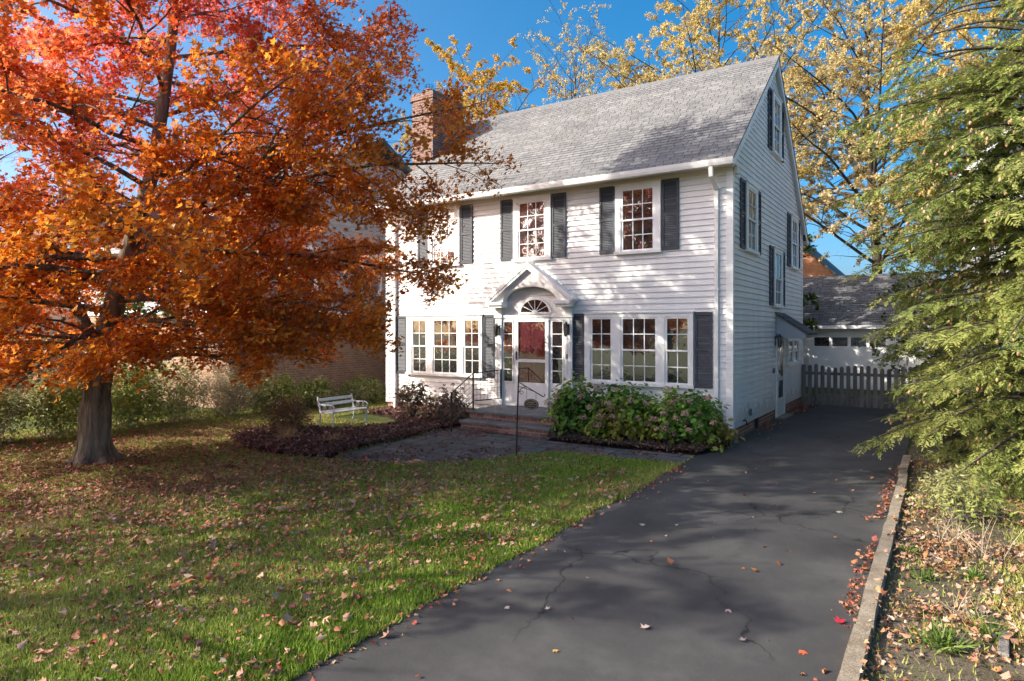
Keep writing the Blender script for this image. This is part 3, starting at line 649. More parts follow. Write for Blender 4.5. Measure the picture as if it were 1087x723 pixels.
# ------------------------------------------------------------------ sign post
SP=empty('sign_post',(-2.76,-3.6,0),'thin black sign post with scrolled bracket and small hanging oval plaque on the lawn edge','sign post')
m=MB(); m.tube([(-2.76,-3.6,0),(-2.74,-3.6,.7),(-2.715,-3.6,1.41)],[.014,.013,.013],8); m.lathe((-2.715,-3.6,1.41),[(.018,0),(.018,.012),(.004,.03)],8); m.build('post',M['iron'],SP)
m=MB(); m.bar((-2.72,-3.6,1.31),(-2.22,-3.6,1.08),.009,6); m.tube([(-2.73,-3.6,1.10),(-2.66,-3.6,1.20),(-2.55,-3.6,1.235)],[.007]*3,5)
m.bar((-2.42,-3.6,1.165),(-2.72,-3.6,1.235),.006,5)
sc_pts=[(-2.655+.045*math.cos(t)*(1-t/9),-3.6,1.12+.045*math.sin(t)*(1-t/9)) for t in [i*.5 for i in range(14)]]
m.tube(sc_pts,[.005]*len(sc_pts),4); m.tube([(-2.22,-3.6,1.08),(-2.19,-3.6,1.09),(-2.18,-3.6,1.115),(-2.2,-3.6,1.13)],[.007]*4,5); m.build('bracket',M['iron'],SP)
m=MB()
for x in (-2.55,-2.36): m.bar((x,-3.6,1.21 if x<-2.5 else 1.13),(x,-3.6,1.02),.0035,4)
m.build('hanger',M['iron'],SP)
M['plaque']=paint('plaque_paint',(.035,.033,.03),.5,.2,20); M['plaqueg']=paint('plaque_gilt',(.32,.28,.20),.5,.2,20)
pcx,pcz=-2.455,.935
m=MB(); ov=arcpts(pcx,pcz,.145,.095,0,2*PI,28)[:-1]; m.prism(ov,1,-3.61,-3.59); PL=m.build('plaque',M['plaque'],SP)
m=MB(); o1=arcpts(pcx,pcz,.135,.086,0,2*PI,28); o2=arcpts(pcx,pcz,.125,.077,0,2*PI,28)
for i in range(28): m.prism([o1[i],o1[i+1],o2[i+1],o2[i]],1,-3.6145,-3.612)
# illegible raised house lettering: worn strokes
rr=random.Random(3)
for (zz,wd) in ((pcz+.035,.075),(pcz,.10),(pcz-.036,.07)):
    x=pcx-wd
    while x<pcx+wd:
        l=rr.uniform(.008,.018); m.box(x,x+l*.5,-3.6145,-3.612,zz-.010,zz+.010) if rr.random()<.5 else m.box(x,x+l,-3.6145,-3.612,zz-.004,zz+.004); x+=l+.006
m.build('raised_mark',M['plaqueg'],PL)
# ------------------------------------------------------------------ bench
BN=empty('garden_bench',(-7.75,-3.1,0.0),'white slatted garden bench beside the mulch bed in front of the brick house','bench')
by0,by1=-3.52,-2.50
m=MB()
for i in range(5): x=-7.55-.085*i; m.box(x-.035,x+.035,by0,by1,.415,.435)
m.build('seat',M['benchp'],BN)
m=MB()
for (z,x) in ((.565,-7.965),(.67,-7.99)): m.prism([(x-.012,z-.03),(x+.012,z-.03),(x,z+.03),(x-.024,z+.03)],1,by0,by1)
m.build('backrest',M['benchp'],BN)
for yy in (by0+.02,by1-.02):
    for (pts) in ([(-7.50,yy,0),(-7.54,yy,.2),(-7.52,yy,.41)],[(-8.03,yy,0),(-7.93,yy,.22),(-7.93,yy,.42),(-8.01,yy,.74)]):
        MB().tube(pts,[.018]*len(pts),6).build('leg',M['benchp'],BN)
    m=MB(); m.tube([(-7.52,yy,.43),(-7.48,yy,.53),(-7.56,yy,.58),(-7.80,yy,.57),(-7.97,yy,.58)],[.016]*5,6)
    s_=[(-7.62+.055*math.cos(t)*(1-t/10),yy,.50+.055*math.sin(t)*(1-t/10)) for t in [i*.6 for i in range(14)]]; m.tube(s_,[.008]*14,4)
    s_=[(-7.80+.055*math.cos(t)*(1-t/10),yy,.50+.055*math.sin(t)*(1-t/10)) for t in [i*.6 for i in range(14)]]; m.tube(s_,[.008]*14,4)
    m.bar((-7.93,yy,.40),(-7.50,yy,.40),.014,5); m.build('armrest',M['benchp'],BN)
# ------------------------------------------------------------------ picket fence
FN=empty('picket_fence',(1.5,7.65,0),'weathered grey picket fence closing the driveway in front of the garage','fence')
x=.08; i=0
while x<3.4:
    m=MB(); hgt=1.17+.04*math.sin(i*.9)+random.uniform(-.02,.02); w=.052
    m.prism([(x-w,.03),(x+w,.03),(x+w,hgt-.05),(x+w*.6,hgt-.01),(x,hgt),(x-w*.6,hgt-.01),(x-w,hgt-.05)],1,7.60,7.62); m.build('picket',M['wfence'],FN); x+=.168; i+=1
m=MB(); m.box(.03,3.4,7.622,7.66,.25,.33); m.build('rail',M['wfence'],FN); m=MB(); m.box(.03,3.4,7.622,7.66,.90,.98); m.build('rail',M['wfence'],FN)
for x in (.07,1.75,3.35): MB().box(x-.045,x+.045,7.662,7.75,-.2,1.18).build('post',M['wfence'],FN)
# ------------------------------------------------------------------ garage
GA=empty('garage',(1,14,0),'white detached two-door garage with dark shingle roof behind the picket fence','garage')
gx0,gx1=-3.4,3.2; gy=14.0
m=MB(); m.box(gx0,gx1,gy,gy+6,0,2.35); m.build('wall',M['trim'],GA)
m=MB()
slope_rows(m,gy-.35,2.36,gy+3.0,4.45,gx0-.25,gx1+.25,20,.015); slope_rows(m,gy+6.35,2.36,gy+3.0,4.45,gx0-.25,gx1+.25,20,.015)
GR=m.build('roof',M['dshingle'],GA)
m=MB(); m.prism([(gy+.02,2.36),(gy+3,4.38),(gy+5.98,2.36)],0,gx0+.01,gx1-.01); m.build('gable',M['trim'],GA)
m=MB(); m.box(gx0-.25,gx1+.25,gy-.45,gy-.34,2.24,2.36); m.box(gx0-.25,gx1+.25,gy-.34,gy-.002,2.22,2.25); m.build('gutter',M['gutter'],GA)
for (a,b_) in ((-.62,1.85),(-3.25,-.95)):
    m=MB(); mbox(m,lambda a,b,d:(a,gy-d,b),a-.1,b_+.1,0,2.12,.002,.02); D=m.build('door_casing',M['trim'],GA)
    m=MB(); gm=lambda a,b,d:(a,gy-d,b)
    mbox(m,gm,a,b_,.02,2.02,.021,.04)
    for r in range(1,4): z=.02+2.0*r/4; mbox(m,gm,a,b_,z-.008,z+.008,.04,.044)
    n=4; w=(b_-a)/n
    for c in range(n+1): x=a+w*c; mbox(m,gm,max(a,x-.05),min(b_,x+.05),.04,2.0,.044,.052)
    mbox(m,gm,a,b_,1.50,1.58,.044,.053); mbox(m,gm,a,b_,1.92,2.02,.044,.053)
    DO=m.build('garage_door',M['trim'],GA)
    for c in range(n):
        q=MB(); x=a+w*c; mbox(q,gm,x+.055,x+w-.055,1.585,1.915,.04,.046); q.build('pane',M['glass2'],DO)
m=MB(); m.box(-.80,-.72,gy-.1,gy-.03,0.0,2.2); m.build('downspout',M['gutter'],GA)
# ------------------------------------------------------------------ far orange brick house
OB=empty('brick_house',(-6,30,0),'orange brick house with dark roof rising behind the garage','house')
m=MB(); m.box(-11,-1.0,30,40,0,4.6); m.prism([(-11,4.6),(-1.0,4.6),(-6,9.6)],1,30,40); m.build('wall',M['obrick'],OB)
m=MB()
for s_ in (1,-1): m.prism([(-6,9.78),(-6,9.6),(-6+s_*5.4,4.2),(-6+s_*5.4,4.38)],1,29.6,40.4)
m.build('roof',M['cap'],OB)
for x in (-3.6,-8.0):
    m=MB(); m.box(x-.5,x+.5,29.93,30,2.2,3.8); W=m.build('window',M['trim'],OB); m=MB(); m.box(x-.4,x+.4,29.9,29.935,2.3,3.7); m.build('pane',M['glass2'],W)
# ------------------------------------------------------------------ left neighbour
LN=empty('neighbour_house',(-13,0,0),'tan brick house with grey siding upper floor behind the orange maple','house')
lx0,lx1,ly0,ly1=-22.0,-13.0,-2.3,9.0
m=MB(); m.box(lx0,lx1,ly0,ly1,-.1,2.75); m.build('wall',M['nbrick'],LN)
def ncourses(mapf,a0,a1,z0,z1,mat,parent,step=.16,f0=None,f1=None):
    m=MB(); z=z0
    while z<z1-1e-6:
        zt=min(z+step,z1)
        q0,q1=(a0,a1) if f0 is None else (f0(z),f1(z)); r0,r1=(a0,a1) if f0 is None else (f0(zt),f1(zt))
        m.add([mapf(q0,z,.02),mapf(q1,z,.02),mapf(r1,zt,0),mapf(r0,zt,0),mapf(q0,z,-.01),mapf(q1,z,-.01)],[(0,1,2,3),(4,5,1,0)]); z=zt
    return m.build('siding',mat,parent)
ncourses(lambda a,b,d:(a,ly0-d,b),lx0,lx1,2.75,5.6,M['gsiding'],LN)
ncourses(lambda a,b,d:(lx1+d,a,b),ly0,ly1,2.75,8.0,M['gsiding'],LN,f0=lambda z:ly0 if z<5.6 else ly0+(z-5.6)/.6,f1=lambda z:ly1 if z<5.6 else ly1-(z-5.6)/.6)
m=MB(); m.prism([(ly0-.45,5.45),(3.35,8.85),(ly1+.45,5.45),(ly1+.45,5.3),(3.35,8.68),(ly0-.45,5.3)],0,lx0-.3,lx1+.3); m.build('roof',M['dshingle'],LN)
m=MB(); m.box(lx0,lx1+.03,ly0-.04,ly0,2.68,2.82); m.box(lx1,lx1+.04,ly0-.04,ly1,2.68,2.82); m.box(lx0-.3,lx1+.3,ly0-.5,ly0-.46,5.3,5.45); m.build('trim_band',M['trim'],LN)
for (a,z0,z1) in ((-14.8,3.4,4.9),(-17.5,3.4,4.9),(-20.2,3.4,4.9)):
    window(LN,lambda a_,b_,d_:(a_,ly0-d_-.02,b_),a-.55,a+.55,z0,z1,[(a-.44,a+.44,2)],'glass2')
for (a,z0,z1) in ((0.2,3.4,4.8),(3.0,3.4,4.8),(6.4,3.4,4.8)):
    window(LN,lambda a_,b_,d_:(lx1+.02+d_,a_,b_),a-.5,a+.5,z0,z1,[(a-.4,a+.4,2)],'glass2')
# ------------------------------------------------------------------ right neighbour
RN=empty('neighbour_house',(6,5,0),'white and grey gabled house half hidden behind the hemlock','house')
rx0,rx1,ry0,ry1=4.0,10.4,5.0,14.0
M['rnsid']=paint('pale_siding',(.62,.63,.63),.6,.1,3,streak=True)
ncourses(lambda a,b,d:(a,ry0-d,b),rx0,rx1,.3,6.0,M['rnsid'],RN,.13)
ncourses(lambda a,b,d:(a,ry0-d,b),rx0,rx1,6.0,9.6,M['gsiding'],RN,.13,f0=lambda z:rx0+(z-6)/1.15,f1=lambda z:rx1-(z-6)/1.15)
ncourses(lambda a,b,d:(rx0-d,a,b),ry0,ry1,.3,6.0,M['rnsid'],RN,.13)
m=MB(); m.box(rx0+.02,rx1-.02,ry0+.02,ry1,-.1,5.98); m.build('wall',M['brick'],RN)
m=MB(); mx_=(rx0+rx1)/2; hz=6+(mx_-rx0)*1.15
for s_ in (1,-1): m.prism([(mx_,hz+.12),(mx_,hz-.05),(mx_+s_*(mx_-rx0+.35),6-.45),(mx_+s_*(mx_-rx0+.35),6-.28)],1,ry0-.35,ry1+.3)
m.build('roof',M['cap'],RN)
m=MB()
for s_ in (1,-1): m.prism([(mx_,hz-.05),(mx_,hz-.30),(mx_+s_*(mx_-rx0+.35),6-.70),(mx_+s_*(mx_-rx0+.35),6-.45)],1,ry0-.33,ry0-.29)
m.box(rx0-.35,rx0+.75,ry0-.34,ry0-.02,5.62,5.82); m.box(rx0-.02,rx1+.02,ry0-.06,ry0-.02,5.82,6.05); m.box(rx0-.04,rx0+.1,ry0-.04,ry0+.0,.3,5.62); m.build('trim',M['trim'],RN)
for (a,z0,z1) in ((5.0,3.7,5.2),(7.2,3.7,5.2),(5.2,1.0,2.5),(7.6,1.0,2.5)): window(RN,lambda a_,b_,d_:(a_,ry0-.02-d_,b_),a-.5,a+.5,z0,z1,[(a-.39,a+.39,2)],'glass2')
for (a,z0,z1) in ((7,3.7,5.2),(10.5,3.7,5.2)): window(RN,lambda a_,b_,d_:(rx0-.02-d_,a_,b_),a-.5,a+.5,z0,z1,[(a-.39,a+.39,2)],'glass2')
#@@VEG
# ------------------------------------------------------------------ tubes in bulk for branches
class TB:
    """collects many tubes quickly"""
    def __init__(s): s.V=[]; s.L=[]; s.n=0
    def tube(s,P,r,k):
        P=np.asarray(P,float); r=np.asarray(r,float); n=len(P)
        T=np.gradient(P,axis=0); T/=np.linalg.norm(T,axis=1,keepdims=True)+1e-9
        ref=np.array([0.3,0.2,1.0]) if abs(T[0][2])<.9 else np.array([1.,.2,0])
        A=np.cross(T,ref); A/=np.linalg.norm(A,axis=1,keepdims=True)+1e-9; B=np.cross(T,A)
        an=np.arange(k)*2*PI/k
        V=P[:,None]+r[:,None,None]*(A[:,None]*np.cos(an)[None,:,None]+B[:,None]*np.sin(an)[None,:,None])
        i=np.arange(n-1)[:,None]*k; j=np.arange(k)[None]; j2=(j+1)%k
        Q=np.stack([i+j,i+j2,i+k+j2,i+k+j],-1).reshape(-1,4)+s.n
        s.V.append(V.reshape(-1,3)); s.L.append(Q); s.n+=n*k
    def build(s,name,mat,parent,smooth=True):
        V=np.concatenate(s.V); L=np.concatenate(s.L); m=len(L)
        return npmesh(name,V,L.ravel(),np.arange(m)*4,np.full(m,4),mat,parent,None,smooth)
def curve(p,d,length,n,droop=0.,wob=.12,lift=0.,rs=RNG):
    """polyline from p in direction d"""
    p=np.array(p,float); d=np.array(d,float); d/=np.linalg.norm(d); st=length/n; out=[p.copy()]
    for i in range(n):
        d=d+rs.normal(size=3)*wob*.5+np.array([0,0,-droop+lift])/n; d/=np.linalg.norm(d); p=p+d*st; out.append(p.copy())
    return np.array(out)
def sample_line(P,ts):
    ts=np.clip(np.asarray(ts),0,1)*(len(P)-1); i=np.minimum(ts.astype(int),len(P)-2); f=(ts-i)[:,None]
    return P[i]*(1-f)+P[i+1]*f, (P[i+1]-P[i])
def broadleaf(name,trunk,tr,env,zlo,zhi,nlimb,label,cat,group=None,leafsize=(.07,.11),shape=MAPLE,mat='leaf',barkm='bark',
              tint=None,sec_step=.42,twig_step=.22,per_twig=22,flare=True,leafdens=1.0,seed=5,elev=(.15,.75),trunk_k=14,sparse=None,extra=(),spread=.055,floor=None,sunward=0.,limb_r=(.55,.03,.011)):
    """deciduous tree: trunk polyline, limbs, secondaries, twigs, leaves on twigs"""
    rs=np.random.default_rng(seed); trunk=np.array(trunk,float); base=tuple(trunk[0])
    T=empty(name,base,label,cat,group)
    tb=TB(); 
    n=24; P,_=sample_line(trunk,np.linspace(0,1,n)); P[1:-1,:2]+=rs.normal(size=(n-2,2))*.012*np.linspace(.2,1,n-2)[:,None]
    rr=np.interp(np.linspace(0,1,n),np.linspace(0,1,len(tr)),tr)
    # trunk with flared lobed base
    k=64 if flare else 10; V=[];F=[]
    if flare:
        zz_=np.arange(1.04,6.,.09); zs=[z for z in zz_ if z<P[-1,2]]
    zz=np.concatenate([[-.05,.0,.04,.08,.13],np.arange(.2,1.0,.08)]) if flare else []
    ringsP=[];ringsR=[]
    if flare:
        for z in zz:
            t=np.interp(z,P[:,2],np.arange(n)); q=np.array([np.interp(z,P[:,2],P[:,0]),np.interp(z,P[:,2],P[:,1]),z]); ringsP.append(q); ringsR.append(tr[0]*(1+.7*math.exp(-max(z,0)/.12)))
        for z in zs: ringsP.append(np.array([np.interp(z,P[:,2],P[:,0]),np.interp(z,P[:,2],P[:,1]),z])); ringsR.append(float(np.interp(z,P[:,2],rr)))
        for i in range(n):
            if P[i,2]>6.0: ringsP.append(P[i]); ringsR.append(rr[i])
    else: ringsP=list(P); ringsR=list(rr)
    for q,r_ in zip(ringsP,ringsR):
        fl=(1.0 if not flare else math.exp(-max(q[2],0)/.25))
        for j in range(k):
            a=2*PI*j/k; lob=1+(.22*fl*math.sin(a*5+1)+.10*fl*math.sin(a*9+2) if flare else 0)+.03*math.sin(3*a+q[2]*2)
            if flare: lob+=.035*abs(math.sin(a*11+1.5*math.sin(q[2]*2.1+a)+.6*math.sin(q[2]*7)))+.018*math.sin(a*23+q[2]*5+2*math.sin(q[2]*3.3))
            V.append((q[0]+r_*lob*math.cos(a),q[1]+r_*lob*math.sin(a),q[2]))
    for i in range(len(ringsP)-1):
        for j in range(k): F.append((i*k+j,i*k+(j+1)%k,(i+1)*k+(j+1)%k,(i+1)*k+j))
    mb=MB(); mb.add(V,F); mb.build('trunk',M[barkm],T,smooth=True)
    LP=[];LD=[]
    top=trunk[-1]
    ga=rs.uniform(0,6.28)
    limbs=[]
    for i in range(nlimb):
        f=(i+.5)/nlimb; z=zlo+(zhi-zlo)*f**1.05; ga+=2.399+rs.normal()*.25
        t=np.interp(z,P[:,2],np.linspace(0,1,n)); q,_=sample_line(P,[t]); q=q[0]; r0=np.interp(t,np.linspace(0,1,len(tr)),tr)
        el=elev[0]+(elev[1]-elev[0])*f+rs.normal()*.1
        # reach: find the envelope radius at the tip height
        L=2.
        for _ in range(6): L=env(q[2]+L*math.sin(el)*.8)/max(.35,math.cos(el))
        L*=rs.uniform(.82,1.06)
        if L<.5: continue
        limbs.append((q,(math.cos(ga)*math.cos(el),math.sin(ga)*math.cos(el),math.sin(el)),L,min(r0*limb_r[0],limb_r[1]+L*limb_r[2])))
    for e_ in extra: limbs.append(e_)
    for (q,d,L,r0) in limbs:
        lp=curve(q,d,L,9,droop=.35,wob=.14,rs=rs)
        if floor is not None:
            ok_=[i for i in range(10) if lp[i,2]<floor(lp[i])+.02]
            if ok_ and ok_[0]<2: continue
            if ok_: lp=sample_line(lp[:ok_[0]],np.linspace(0,1,10))[0]
        tb.tube(lp,np.linspace(r0,.008,10),7)
        ns=max(3,int(L/sec_step)); side=1
        for s_ in range(ns):
            t=.16+.84*(s_+rs.uniform(0,.6))/ns; c,dd=sample_line(lp,[t]); c=c[0]; dd=dd[0]/np.linalg.norm(dd[0]); side=-side
            ax=np.cross(dd,[0,0,1]); ax/=np.linalg.norm(ax)+1e-9
            d2=dd*.65+ax*side*rs.uniform(.5,1.0)+np.array([0,0,rs.normal()*.32+.10]); l2=(.35+.42*L*(1-t)**.7)*rs.uniform(.6,1.1)
            sp=curve(c,d2,l2,6,droop=.30,wob=.22,rs=rs)
            if floor is not None and min(sp[:,2])<floor(c)-.12: continue
            tb.tube(sp,np.linspace(max(.006,r0*(1-t)*.5+.004),.004,7),5)
            nt_=max(2,int(l2/twig_step))
            for w_ in range(nt_+1):
                t3=.2+.8*(w_+rs.uniform(0,.7))/(nt_+.5); c3,dd3=sample_line(sp,[min(t3,1)]); c3=c3[0]; dd3=dd3[0]/np.linalg.norm(dd3[0])
                d3=dd3*.7+rs.normal(size=3)*.55+np.array([0,0,.02]); l3=rs.uniform(.22,.5)
                tp=curve(c3,d3,l3,3,droop=.35,wob=.25,rs=rs)
                if floor is not None and min(tp[:,2])<floor(c3): continue
                tb.tube(tp,[.004,.003,.003,.002],3)
                if sparse is not None and rs.random()>sparse(c3): continue
                m_=int(per_twig*leafdens*rs.uniform(.5,1.4)); ts=rs.uniform(.05,1.05,m_); pp,dp=sample_line(tp,ts)
                LP.append(pp+rs.normal(size=(m_,3))*spread*np.array([1,1,.9]))
    tb.build('branch',M[barkm],T)
    LP=np.concatenate(LP); m_=len(LP)
    sz=rs.uniform(leafsize[0],leafsize[1],m_)
    tn=tint(LP,rs)
    nr=rs.normal(size=(m_,3)); nr[:,2]=np.abs(nr[:,2])*.9+.25; nr+=np.array(SUN)*sunward*2
    leaves('foliage',LP,sz,shape,M[mat],T,tn,nrm=nr,jit=.05 if shape is MAPLE else 0,curl=.3 if shape is MAPLE else 0)
    return T,m_
def maple_tint(P,rs):
    m=len(P); u,v,f=project(P)
    red=np.array([(.62,.05,.035),(.78,.13,.085),(.82,.32,.26)]); org=np.array([(.68,.13,.016),(.82,.24,.025),(.86,.40,.08)]); gold=np.array([(.68,.18,.016),(.80,.29,.025),(.86,.45,.07)])
    # the crown turns red towards its high, street side, orange in the middle, ochre on the house side (a property of place in the tree)
    a=np.clip((P[:,2]-4.2)/4.5+(-(P[:,0]+8.6)/6.0)*.55-(P[:,1]+8)/10*.3+.08+.45*snoise(P,.55,21),0,1)
    g=np.clip((P[:,0]+7.2)/4.2-(P[:,2]-4)/8-.12+.4*snoise(P,.7,22),0,1)
    t=rs.uniform(0,1,m)
    c=palette(org,t)*(1-g)[:,None]+palette(gold,t)*g[:,None]; c=c*(1-a)[:,None]+palette(red,t)*a[:,None]
    c*=rs.uniform(.7,1.15,m)[:,None]; k=rs.random(m)<.06; c[k]=palette([(.18,.07,.05),(.5,.36,.3)],rs.uniform(0,1,k.sum())); return c
def env_maple(z): return float(np.interp(z,[.9,1.6,2.4,4,5.5,7,9,11,12.6,13.6],[3.2,4.5,5.2,5.4,5.1,4.3,3.2,2.4,1.4,.4]))
def mfloor(c):
    b=1.08 if c[0]+.3*c[1]<-10.9 else 1.48
    return b+max(0,c[0]+4.6)*.9+(9 if c[0]>-2.6 else 0)
MT=[(-8.47,-7.84,0),(-8.45,-7.83,1.0),(-8.35,-7.78,1.9),(-8.0,-7.6,3.2),(-7.5,-7.35,5.0),(-7.2,-7.2,7.2),(-7.05,-7.1,9.5),(-7.0,-7.0,12.8)]
RM,nl=broadleaf('maple_tree',MT,[.232,.205,.185,.14,.105,.075,.05,.015],env_maple,1.75,12.3,54,'tall red and orange sugar maple with broad drooping crown on the front lawn','tree',
    tint=maple_tint,elev=(-.04,.85),seed=5,limb_r=(.4,.02,.0075),spread=.085,floor=mfloor,per_twig=41,sparse=lambda c:((.82 if c[0]>-6.6 else .95)*float(snoise(c[None],.8,77)[0]>-.58) if c[2]<7.8 else .8*float(snoise(c[None],1.15,78)[0]>-.32)),sunward=.45,sec_step=.30,twig_step=.17,leafsize=(.055,.102),
    extra=[(np.array([-8.4,-7.8,1.8]),(-.55,-.1,1.0),6.5,.11),(np.array([-8.0,-7.6,3.2]),(.75,.45,.75),5.5,.08),(np.array([-8.45,-7.83,1.65]),(-.5,-.85,.10),4.6,.05),(np.array([-8.4,-7.8,1.9]),(-.9,.2,.12),4.8,.05),(np.array([-7.8,-7.5,4.0]),(.8,.4,.35),6.2,.07),(np.array([-8.1,-7.65,2.8]),(.85,.5,.02),6.6,.06),(np.array([-7.9,-7.55,3.5]),(.5,.85,.12),5.6,.06),(np.array([-8.2,-7.7,2.4]),(.95,.15,.0),5.4,.055),(np.array([-7.7,-7.45,4.2]),(-.9,.35,.2),5.4,.06),(np.array([-8.0,-7.6,3.3]),(-.8,-.55,.25),5.,.06),(np.array([-7.6,-7.4,4.8]),(.9,.45,.2),5.6,.06)])
print('maple leaves',nl)
# street trees out of frame, to the left of and behind the camera: they throw the shade on lawn and drive
def env_s(z): return float(np.interp(z,[2.5,4,6,8,10,12,13],[1.5,3.6,4.4,4.2,3.2,1.8,.3]))
def shade_tint(P,rs): return palette([(.30,.12,.02),(.45,.22,.03),(.25,.22,.04)],rs.uniform(0,1,len(P)))
for (x,y,h,lab,sd,dn) in ((-6.9,-15.0,.56,'small orange maple by the road left of the camera',31,5.5),(-15.5,-22.0,1.15,'tall sparse ochre street maple further along the road',33,1.6),(-13.5,-19.0,.8,'mid sized orange maple between the two other street trees',35,2.4),(9.5,-24,1.0,'brown and green tree behind the camera',34,.7)):
    broadleaf('maple_tree',[(x,y,0),(x+.1,y,2.2),(x+.15,y+.1,6*h),(x,y,12.5*h)],[.22,.19,.13,.02],lambda z,h=h:env_s(z/h)*h,2.8*h,12*h,26,lab,'tree',tint=shade_tint,seed=sd,per_twig=7,leafdens=dn,sec_step=.6,twig_step=.35,leafsize=(.11,.17) if h>.8 else (.09,.13),shape=DIAM,flare=False,elev=(.1,.8),sparse=lambda c,sd=sd:1.0*float(snoise(c[None],.5,sd)[0]>.05))
# ------------------------------------------------------------------ tall autumn trees behind the house
def ytint(P,rs):
    n=len(P); g=np.clip(.5+.8*snoise(P,.25,41),0,1)[:,None]; t=rs.uniform(0,1,n)
    return palette([(.58,.40,.10),(.70,.54,.18),(.62,.58,.28)],t)*(1-g)+palette([(.62,.44,.28),(.46,.42,.16),(.70,.58,.38)],t)*g
def gtint(P,rs): return palette([(.50,.28,.03),(.66,.42,.05),(.70,.52,.12)],rs.uniform(0,1,len(P)))
def envt(z,h): return float(np.interp(z/h,[.2,.35,.55,.75,.9,1.0],[4.,6.5,8.0,8.2,7.0,3.0]))*h/20
for (x,y,h,lab,sd,tn,dn,nlm,cat) in (
   (-7.2,25,23,'tall sparse yellow tree rising behind the middle of the grey roof',51,ytint,1.,50,'tree'),
   (.6,23,21,'tall yellow tree with forked dark trunk between the gable and the hemlock',52,ytint,1.,46,'tree'),
   (-16.0,24,20.5,'half bare yellow tree above the roof ridge left of the tall one',53,ytint,.35,44,'tree'),
   (-20.5,20,18.4,'golden yellow tree beside the brick chimney',54,gtint,1.1,44,'tree'),
   (7.5,20,20,'yellow green tree high behind the hemlock',55,ytint,.8,30,'tree'),
   (-36,16,13,'yellow tree far behind the grey sided neighbour house',56,gtint,.8,24,'tree')):
    broadleaf('yellow_tree',[(x,y,0),(x+.3,y,h*.25),(x-.2,y+.2,h*.6),(x,y,h*.97)],[.27,.22,.12,.02],lambda z,h=h:envt(z,h),h*.22,h*.93,nlm,lab,cat,limb_r=(.5,.015,.008),group='autumn trees behind the houses',
        tint=tn,seed=sd,per_twig=26,leafdens=dn*1.6,sec_step=.62,twig_step=.36,leafsize=(.075,.15),shape=DIAM,mat='yleaf',barkm='dbark',flare=False,elev=(.45,1.0),
        sparse=lambda c,sd=sd:.35+.65*float(snoise(c[None],.35,sd)[0]>-.15))
